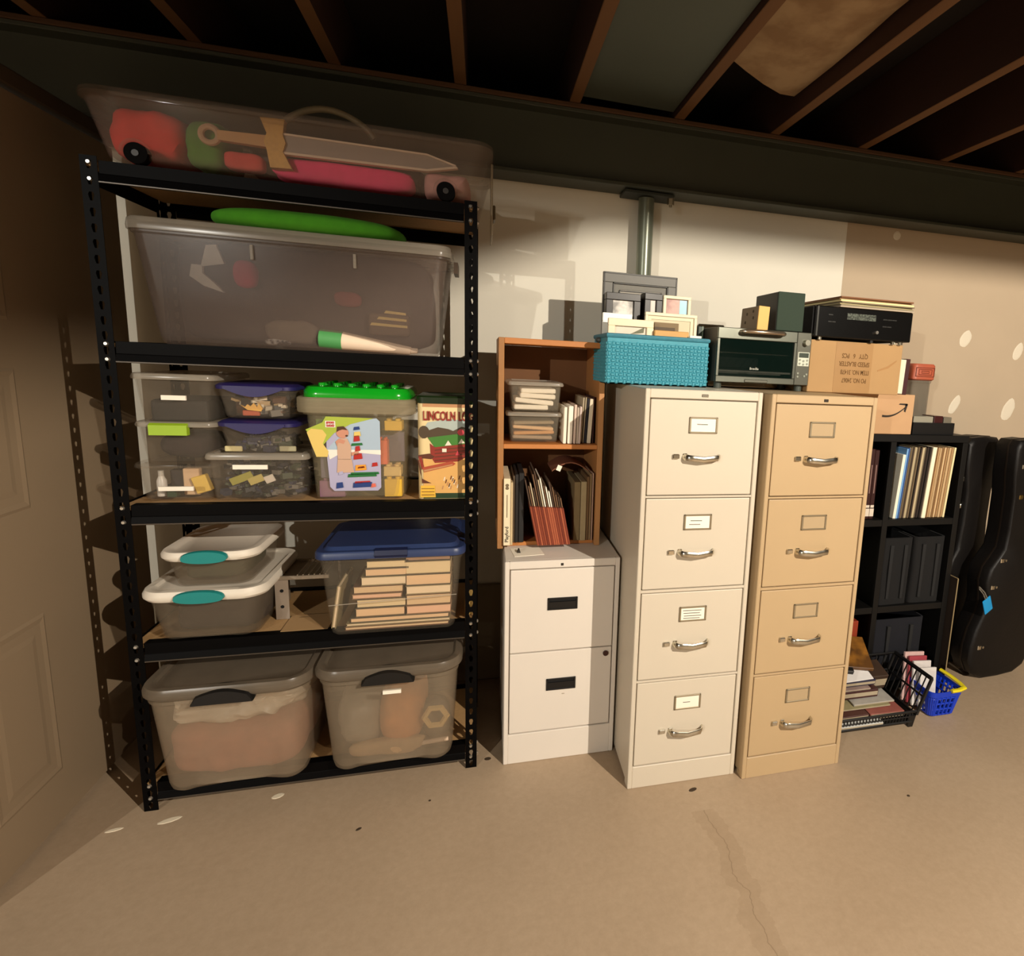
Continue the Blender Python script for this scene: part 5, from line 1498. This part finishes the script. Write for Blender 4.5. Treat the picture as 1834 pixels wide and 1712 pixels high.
for x0, x1, h, hc, lab in ((2.692, 2.79, 0.075, '#8f8b7c', 'pale clear cassette cases at the left of the black tray'), (2.795, 2.84, 0.078, '#3a1a1a', 'dark maroon cassette case in the middle of the black tray'), (2.845, 2.885, 0.074, '#6b6558', 'grey cassette case at the right of the black tray')):
    tag(obj('cassette_case', box(NB(), x0, x1, 0.158, 0.236, 1.1592, 1.1555 + h, 0.002), M('cas' + hc[1:], hc, 0.25), None), lab, 'cassette case')

# ================================================================ BLACK CUBE SHELF
BLW = M('black_laminate', '#0b0a09', 0.5, var=0.2, scale=30, spec=0.3)
t = thing('cube_bookcase', 'black laminate cube bookcase half hidden behind the tan filing cabinet', 'bookcase', (2.215, 0.13, 0))
SW, SDp, SHt = 0.748, 0.375, 1.155
obj('top_board', box(NB(), 0, SW, 0, SDp, SHt - 0.030, SHt, 0.001), BLW, t)
for x0 in (0.0, 0.36, SW - 0.026):
    obj('upright_panel', box(NB(), x0, x0 + 0.026, 0.0005, SDp, 0.0, SHt - 0.0305, 0.001), BLW, t)
for z0 in (0.012, 0.378, 0.766):
    for x0, x1 in ((0.0265, 0.3595), (0.3865, SW - 0.0265)):
        obj('shelf_board', box(NB(), x0, x1, 0.002, SDp, z0, z0 + 0.028, 0.001), BLW, t)
obj('back_panel', box(NB(), 0.0265, SW - 0.0265, SDp - 0.006, SDp - 0.001, 0.04, SHt - 0.031), M('black_back', '#0b0a0a', 0.8), t)
XS = 2.215
ZR = 0.7945
# records standing in the top right cube, leaning a little to the right
recs = [('white', 0.014, 0.275, '#e8e2d0', 'white record box set, first at the left of the top right cube'), ('paleblue', 0.008, 0.30, '#6f9fd0', 'pale blue record sleeve right of the white box set'), ('blue', 0.007, 0.302, '#1f4a8a', 'deep blue record sleeve at the left of the row')]
x = 2.634
LEAN = 0.062
for nm, w, h, hc, lab in recs:
    tag(obj('record_sleeve', box(NB(), 0, w, 0, 0.3, 0, h, 0.0008), M('rec_' + nm, hc, 0.6), None, (x, 0.145, ZR + 0.001), (0, LEAN, 0)), lab, 'record sleeve', 'records in the top right cube')
    x += w + 0.0007
rn = random.Random(3)
tones = ['#8b7f66', '#3b3226', '#a99a7a', '#5d4f3b', '#2a2119', '#c2b18c', '#6d5a40', '#4a3320']
tone2 = ['#a5835a', '#7d5c38', '#c2a47a', '#b08f63', '#8f6b45', '#d6bd92']
k = 0
while x < 2.772:
    w = 0.0032 + 0.002 * rn.random()
    hc = tones[(k * 3) % 8] if x < 2.745 else ('#1f1610', '#2b1d14', '#120d0a')[k % 3]
    o = obj('record_sleeve', box(NB(), 0, w, 0, 0.3, 0, 0.303 + 0.004 * rn.random()), M('rec_t' + hc[1:], hc, 0.6), None, (x, 0.147 + 0.006 * rn.random(), ZR + 0.001), (0, LEAN, 0))
    tag(o, '%s thin record sleeve right of the deep blue sleeve' % ORDN[k], 'record sleeve', 'records between the blue and white sleeves')
    x += w + 0.0006
    k += 1
tag(obj('record_sleeve', box(NB(), 0, 0.019, 0, 0.3, 0, 0.308, 0.001), M('rec_cream', '#efe4c8', 0.6), None, (x, 0.142, ZR + 0.001), (0, LEAN, 0)), 'thick white record box set in the middle of the top right cube', 'record sleeve')
x += 0.0198
k = 0
while x < 2.886:
    w = 0.0032 + 0.002 * rn.random()
    hc = tone2[(k * 5 + k // 3) % 6]
    o = obj('record_sleeve', box(NB(), 0, w, 0, 0.3, 0, 0.303 + 0.004 * rn.random()), M('rec_b' + hc[1:], hc, 0.6), None, (x, 0.147 + 0.006 * rn.random(), ZR + 0.001), (0, LEAN, 0))
    tag(o, '%s thin tan record sleeve right of the thick white box set' % ORDN[k], 'record sleeve', 'records right of the thick white box set')
    x += w + 0.0006
    k += 1
tag(obj('record_sleeve', box(NB(), 0, 0.009, 0, 0.3, 0, 0.307, 0.001), M('rec_last', '#e6d3a4', 0.6), None, (x, 0.144, ZR + 0.001), (0, LEAN, 0)), 'cream record sleeve, last at the right of the top right cube', 'record sleeve')
for k in range(3):
    q = thing('reference_volume', 'dark maroon reference volume %s in the top left cube' % ('leftmost seen', 'in the middle', 'rightmost')[k], 'book', (2.476 + 0.0215 * k, 0.15, ZR + 0.0005), 0, 'maroon reference volumes')
    obj('cover', box(NB(), 0, 0.0205, 0, 0.21, 0, 0.30 - 0.004 * k, 0.002), M('maroon_leather', '#2f0d0c', 0.5), q)
    obj('spine_band', box(NB(), 0.0005, 0.020, -0.0008, 0.001, 0.012, 0.045), M('band_white', '#d9cdbd', 0.6), q)
    obj('spine_band', box(NB(), 0.002, 0.0185, -0.0008, 0.001, 0.049, 0.06), M('band_white', ''), q)
    obj('spine_title', box(NB(), 0.008, 0.0125, -0.0008, 0.001, 0.11, 0.23), M('title_grey', '#8a6d66', 0.6), q)
FBN = M('black_fabric', '#070607', 0.95, var=0.3, scale=40, bump=0.3)
FNV = M('navy_fabric', '#070812', 0.95, var=0.3, scale=40, bump=0.3)


def fabric_bin(label, x0, x1, z0, h, mm, seed):
    q = thing('fabric_bin', label, 'bin', ((x0 + x1) / 2, 0.145, z0))
    w_ = x1 - x0
    b_ = NB()
    rings_ = []
    for z in (0, 0.02, h * .5, h * .9, h):
        rings_.append([(px_ + 0.004 * noise.noise(Vector((px_ * 30, z * 20, seed))), py_ + 0.3 / 2 + 0.006 * noise.noise(Vector((px_ * 25, z * 9, seed + 4))), z) for px_, py_, _ in rring(w_ - 0.012, 0.29, 0.015, z, 6)])
    rings_.append([(px_, py_ + 0.15, h) for px_, py_, _ in rring(w_ - 0.026, 0.276, 0.012, h, 6)])
    rings_.append([(px_, py_ + 0.15, 0.02) for px_, py_, _ in rring(w_ - 0.03, 0.27, 0.012, 0, 6)])
    loft(b_, rings_)
    obj('bin_body', b_, mm, q, smooth=True)
    b_ = NB()
    for s_ in (-0.22, 0.22):
        prism(b_, [(w_ * s_ - 0.006, 0.03), (w_ * s_ + 0.006, 0.03), (w_ * s_ + 0.009, h - 0.03), (w_ * s_ - 0.008, h - 0.03)], -0.004, 0.006)
    obj('fold', b_, M('fold_grey', '#171718', 0.9), q)
    return q


fabric_bin('black soft fabric bin at the left of the middle right cube', 2.604, 2.765, 0.4065, 0.30, FBN, 1)
fabric_bin('black soft fabric bin at the right of the middle right cube', 2.767, 2.934, 0.4065, 0.30, FBN, 2)
fabric_bin('dark navy fabric bin in the bottom right cube behind the baskets', 2.606, 2.875, 0.0405, 0.295, FNV, 3)
for k, (x, hc) in enumerate(((2.445, '#9aa090'), (2.453, '#6d7268'), (2.461, '#c2c4b2'), (2.469, '#a6a898'))):
    tag(obj('record_sleeve', box(NB(), 0, 0.0055, 0, 0.28, 0, 0.30, 0.0008), M('grec' + hc[1:], hc, 0.6), None, (x, 0.15, 0.4065), (0, -0.14, 0)), 'pale grey record sleeve %s leaning in the middle left cube' % ('leftmost of four', 'second of four', 'third of four', 'rightmost of four')[k], 'record sleeve', 'records leaning in the middle left cube')
tag(obj('orange_book', box(NB(), 2.49, 2.535, 0.16, 0.38, 0.0405, 0.335, 0.002), M('orange_red_cover', '#8f3316', 0.6), None), 'orange red book standing in the bottom left cube', 'book')

# ---- thin board leaning at the right side of the bookcase
t = thing('thin_board', 'thin board with a pale edge standing against the black bookcase', 'board', (2.972, 0.098, 0.0))
obj('board_face', box(NB(), 0, 0.004, 0, 0.36, 0, 0.526), M('board_brown', '#24180e', 0.7), t)
obj('board_edge', box(NB(), -0.0005, 0.0045, -0.002, 0.0, 0, 0.526), M('board_edge', '#8d7a58', 0.7), t)
obj('board_edge', box(NB(), -0.0005, 0.0045, 0.0, 0.36, 0.526, 0.5285), M('board_edge', ''), t)

# ================================================================ BASKETS ON THE FLOOR
t = thing('stacking_basket', 'black plastic slotted basket of books on the floor beside the tan cabinet', 'basket', (2.45, -0.115, 0))
b = NB()
XL, XR0, XR1, DP, HT = -0.19, 0.178, 0.25, 0.225, 0.20


def sidepts(k):
    return XR0 + (XR1 - XR0) * k


# slotted right side: uprights and rails
def bar(bm, p, q, r_):
    cyl(bm, p, q, r_, 6)


for zk in (0.26, 0.62, 1.0):
    bar(b, (sidepts(zk), 0.0 if zk < 1 else 0.0, HT * zk), (sidepts(zk), DP, HT * zk), 0.0045 if zk < 1 else 0.0085)
for k in range(9):
    y = DP * k / 8
    bar(b, (sidepts(.26), y, HT * .26), (sidepts(1), y, HT), 0.0032 if 0 < k < 8 else 0.008)
loft(b, [[(XR0 - 0.002, 0, 0.025), (XR0 - 0.002, DP, 0.025), (sidepts(.26), DP, HT * .26), (sidepts(.26), 0, HT * .26)], [(XR0 + 0.002, 0, 0.025), (XR0 + 0.002, DP, 0.025), (sidepts(.26) + .004, DP, HT * .26), (sidepts(.26) + .004, 0, HT * .26)]])
obj('side_wall', b, BLACK_PL, t)
b = NB()
for zk in (0.26, 0.62, 1.0):
    bar(b, (XL - 0.06 * zk, 0, HT * zk), (XL - 0.06 * zk, DP, HT * zk), 0.005)
    bar(b, (XL - 0.06 * zk, DP, HT * zk), (sidepts(zk), DP, HT * zk), 0.005)
for k in range(12):
    u = k / 11
    bar(b, (XL - 0.015 + u * (XR0 - XL + 0.03), DP, 0.05), (XL - 0.06 + u * (XR1 - XL + 0.06), DP, HT), 0.003)
for k in range(7):
    bar(b, (XL - 0.015, DP * k / 6, 0.05), (XL - 0.06, DP * k / 6, HT), 0.003)
obj('back_wall', b, BLACK_PL, t)
b = NB()
box(b, XL, XR0, 0.0, DP, 0.022, 0.026)
bar(b, (XL - 0.015, 0.0, 0.066), (XR0 + 0.018, 0.0, 0.066), 0.005)
bar(b, (XL, 0.0, 0.024), (XR0, 0.0, 0.024), 0.005)
for k in range(26):
    x = XL + 0.004 + k * 0.0143
    bar(b, (x, 0, 0.024), (x + 0.008, 0, 0.066), 0.0022)
bar(b, (XL, 0.0, 0.045), (XR0, 0.0, 0.045), 0.0025)
obj('front_wall', b, BLACK_PL, t)
for x, y in ((XR0 - 0.004, 0.006), (XL + 0.01, 0.006), (XR0 - 0.004, DP - 0.01), (XL + 0.01, DP - 0.01)):
    lg = NB()
    loft(lg, [rring(0.024, 0.014, 0.003, 0, 2, x, y), rring(0.034, 0.02, 0.004, 0.05, 2, x + 0.004, y)])
    obj('leg', lg, BLACK_PL, t)
BK = (('white magazine at the front of the pile in the black basket', -0.06, -0.004, 0.030, 0.20, 0.10, 0.010, '#bdbdb8', 0.0, 0.10), ('brown book low in the black basket', 0.02, 0.03, 0.030, 0.30, 0.18, 0.016, '#3f2d24', 0.0, 0.02),
      ('salmon paperback in the black basket', 0.075, 0.02, 0.049, 0.16, 0.12, 0.014, '#8f5147', 0.02, 0.03), ('brown red book left of the salmon paperback', -0.09, 0.02, 0.049, 0.155, 0.15, 0.018, '#4a2a24', 0.0, 0.06),
      ('cream booklet in the middle of the pile in the black basket', -0.03, 0.05, 0.070, 0.28, 0.15, 0.006, '#8f8663', 0.0, 0.06), ('white booklet with a dark cover in the black basket', 0.04, 0.06, 0.078, 0.19, 0.13, 0.008, '#a19c94', 0.0, 0.05),
      ('dark maroon photo book in the black basket', -0.04, 0.09, 0.092, 0.23, 0.12, 0.034, '#3d1d1c', 0.0, 0.05), ('pale pink booklet on the maroon photo book', -0.045, 0.085, 0.130, 0.16, 0.12, 0.006, '#8c7870', 0.0, 0.10),
      ('dark blue book with white cover near the top of the pile', -0.03, 0.10, 0.140, 0.19, 0.12, 0.022, '#25243a', 0.0, 0.10), ('dark brown hardback behind the white cover', 0.06, 0.13, 0.10, 0.15, 0.09, 0.072, '#3a2a1f', 0.0, 0.3))
for lab, x, y, z, w, d, h, hc, ry, rx in BK:
    q = thing('book', lab, 'book', (2.45 + x, -0.115 + y, z), 0, 'books in the black basket', (rx, ry, 0))
    obj('cover', box(NB(), -w / 2, w / 2, 0, d, 0, h, 0.0015), M('bk' + hc[1:], hc, 0.5, var=0.25, scale=30), q)
    obj('pages', box(NB(), -w / 2 + 0.003, w / 2 - 0.003, -0.0006, d * .5, h * 0.25, h * 0.75), M('bk_pages', '#a59880', 0.8), q)
t = thing('white_booklet', 'bright white booklet lying tilted near the top of the black basket', 'booklet', (2.42, -0.03, 0.172), 0, None, (0.34, 0, 0.05))
obj('booklet_cover', box(NB(), -0.085, 0.075, 0, 0.075, 0, 0.004, 0.001), M('booklet_white', '#d9d6d4', 0.5), t)
t = thing('picture_book', 'amber covered book with a dark spine on top of the black basket', 'book', (2.40, 0.055, 0.208), 0, None, (0.38, 0.05, -0.25))
obj('cover', box(NB(), -0.09, 0.12, -0.03, 0.14, 0, 0.016, 0.002), M('amber_cover', '#8f5f22', 0.45, var=0.2, scale=14, hex2='#5a3a18'), t)
obj('spine', box(NB(), -0.095, 0.03, -0.055, -0.0305, -0.012, 0.018, 0.003), M('black_spine', '#0d0a09', 0.5), t)

t = thing('toy_basket', 'small blue slotted basket with a yellow rim on the floor, holding papers', 'basket', (2.81, -0.015, 0))
BLUEP = M('blue_plastic', '#1238b8', 0.35)
b = NB()
bw2, bd2 = 0.118, 0.125
loft(b, [rring(bw2, bd2, 0.02, 0.004), rring(bw2 + .002, bd2 + .002, 0.02, 0.012), rring(bw2 + .002, bd2 + .002, 0.02, 0.008), rring(bw2 - .01, bd2 - .01, 0.02, 0.009)])
for zz, g in ((0.035, 0.008), (0.062, 0.016), (0.088, 0.026)):
    rp = rring(bw2 + g, bd2 + g, 0.02, zz)
    tube(b, rp, 0.004, 6, closed=True, up=(0, 0, 1))
for a, c in zip(rring(bw2, bd2, 0.02, 0.008, 5), rring(bw2 + 0.036, bd2 + 0.036, 0.026, 0.11, 5)):
    cyl(b, a, c, 0.0045, 6)
for u in (-0.04, -0.02, 0, 0.02, 0.04):
    for s_ in (-1, 1):
        cyl(b, (u, s_ * bd2 / 2, 0.008), (u * 1.1, s_ * (bd2 / 2 + 0.018), 0.11), 0.0045, 6)
        cyl(b, (s_ * bw2 / 2, u, 0.008), (s_ * (bw2 / 2 + 0.018), u * 1.1, 0.11), 0.0045, 6)
rp = rring(bw2 + 0.038, bd2 + 0.038, 0.028, 0.112, 5)
loft(b, [[(x, y, 0.098) for x, y, _ in rp], [(x * 1.03, y * 1.03, 0.098) for x, y, _ in rp], [(x * 1.06, y * 1.06, 0.122) for x, y, _ in rp], [(x * 1.02, y * 1.02, 0.122) for x, y, _ in rp], [(x, y, 0.098) for x, y, _ in rp]], False, False)
obj('basket_body', b, BLUEP, t, smooth=True)
b = NB()
tube(b, [(0.01, -0.088, 0.125), (0.045, -0.090, 0.127), (0.080, -0.082, 0.129), (0.086, -0.05, 0.131), (0.085, 0.0, 0.135), (0.074, 0.05, 0.14)], 0.0075, 8, flat=1.3)
obj('handle', b, M('yellow_plastic', '#dccb1e', 0.4), t, smooth=True)
for k, (x, y, z, rx, w, h, hc, lab) in enumerate(((2.742, -0.03, 0.012, -0.5, 0.09, 0.17, '#d5d0cc', 'white leaflet leaning at the front of the blue basket'), (2.735, 0.0, 0.012, -0.5, 0.10, 0.185, '#cfc8c4', 'white leaflet behind the front one in the blue basket'), (2.73, 0.025, 0.012, -0.45, 0.10, 0.195, '#9c3a44', 'red edged leaflet in the blue basket'), (2.725, 0.045, 0.012, -0.42, 0.11, 0.205, '#c9a7a2', 'pink booklet at the back of the blue basket'))):
    tag(obj('leaflet', box(NB(), -w / 2, w / 2, 0, 0.010, 0, h, 0.001), M('leaf' + hc[1:], hc, 0.6, var=0.1, scale=40), None, (x + 0.03, y - 0.005, z), (rx * 0.4, 0.12, 0.1)), lab, 'leaflet', 'papers in the blue basket')

# ================================================================ GUITAR CASES
CASE = M('case_vinyl', '#0c0908', 0.5, var=0.25, scale=60, bump=0.2, spec=0.3)
EDGE = M('case_binding', '#1d1611', 0.4, var=0.2, spec=0.3)


def guitar_case(label, loc, rz, s, tilt=0.0, neck=1.0):
    q = thing('guitar_case', label, 'guitar case', loc, rz, None, (tilt, 0, rz))
    half = [(0.0, 0.0), (0.10, 0.004), (0.165, 0.035), (0.20, 0.10), (0.203, 0.17), (0.185, 0.25), (0.152, 0.32), (0.140, 0.37), (0.148, 0.43), (0.158, 0.48), (0.145, 0.54), (0.105, 0.59), (0.075, 0.63), (0.068, 0.72), (0.070, 0.88), (0.085, 0.98), (0.088, 1.10), (0.070, 1.125), (0.0, 1.13)]
    half = [(max(x, x * neck if z > 0.6 else x), z) for x, z in half]
    poly = [(x * s, z * s) for x, z in half] + [(-x * s, z * s) for x, z in reversed(half[1:-1])]
    cen = [(0.0, z) for x, z in poly]

    def ring(y, k):
        return [(x * k, y, (z - 0.5 * s) * (1 - (1 - k) * 0.35) + 0.5 * s) for x, z in poly]

    b_ = NB()
    loft(b_, [ring(0.0, 0.90), ring(0.004, 0.96), ring(0.014, 1.0), ring(0.05, 1.0)])
    obj('case_lid', b_, CASE, q, smooth=True)
    b_ = NB()
    loft(b_, [ring(0.0545, 1.0), ring(0.108, 1.0), ring(0.118, 0.96), ring(0.122, 0.90)])
    obj('case_bottom', b_, CASE, q, smooth=True)
    b_ = NB()
    loft(b_, [ring(0.048, 1.012), ring(0.056, 1.012)])
    obj('binding', b_, EDGE, q, smooth=True)
    return q, s


def latch(q, x, z, y=0.052, side=-1):
    b_ = NB()
    box(b_, x - 0.006, x + 0.006, y - 0.032, y + 0.022, z - 0.013, z + 0.013, 0.003)
    cyl(b_, (x - 0.009 * (1 if side < 0 else -1), y - 0.02, z), (x + 0.006, y - 0.02, z), 0.009, 12)
    box(b_, x - 0.008, x + 0.008, y + 0.004, y + 0.016, z - 0.006, z + 0.006, 0.002)
    obj('latch', b_, CHROME, q, smooth=True)


g1, s = guitar_case('dark guitar case with a blue padlock tag, standing next to the black bookcase', (3.25, 0.315, 0.0), 0.25, 1.0, neck=1.4)
for x, z in ((-0.192, 0.12), (-0.146, 0.385), (-0.105, 0.80), (-0.112, 0.93)):
    latch(g1, x, z)
for p0 in ((-0.16, 0.02), (-0.10, 0.006)):
    obj('foot', box(NB(), p0[0] - 0.012, p0[0] + 0.012, 0.01, 0.045, p0[1] - 0.006, p0[1] + 0.012, 0.003), CHROME, g1)
g2, s = guitar_case('dark guitar case in front of the first one at the right edge', (3.33, 0.14, 0.0), 0.10, 1.01)
for x, z in ((-0.128, 0.585), (-0.165, 0.46), (-0.07, 0.88), (-0.195, 0.17), (-0.08, 1.02)):
    b_ = NB()
    box(b_, x + 0.03, x + 0.052, -0.003, 0.012, z - 0.011, z + 0.011, 0.003)
    cyl(b_, (x + 0.062, 0.004, z), (x + 0.062, -0.003, z), 0.006, 10)
    obj('latch', b_, CHROME if z != 0.88 else M('old_brass', '#8d7440', 0.3, 0.9), g2)
t = thing('luggage_tag', 'bright blue tag hanging from the guitar case by the bookcase', 'tag', (3.158, 0.112, 0.425), 0, None, (0, -0.45, 0.2))
obj('tag_card', box(NB(), -0.028, 0.028, -0.003, 0.003, -0.085, -0.01, 0.004, 2), M('tag_blue', '#1590cf', 0.45), t)
b = NB()
tube(b, [(-0.006, 0, -0.012), (-0.012, 0.0, 0.02), (-0.016, 0.012, 0.05), (-0.006, 0.02, 0.052), (0.004, 0.006, 0.02), (0.006, 0, -0.012)], 0.003, 6)
obj('strap', b, M('strap_grey', '#6d665b', 0.5), t, smooth=True)
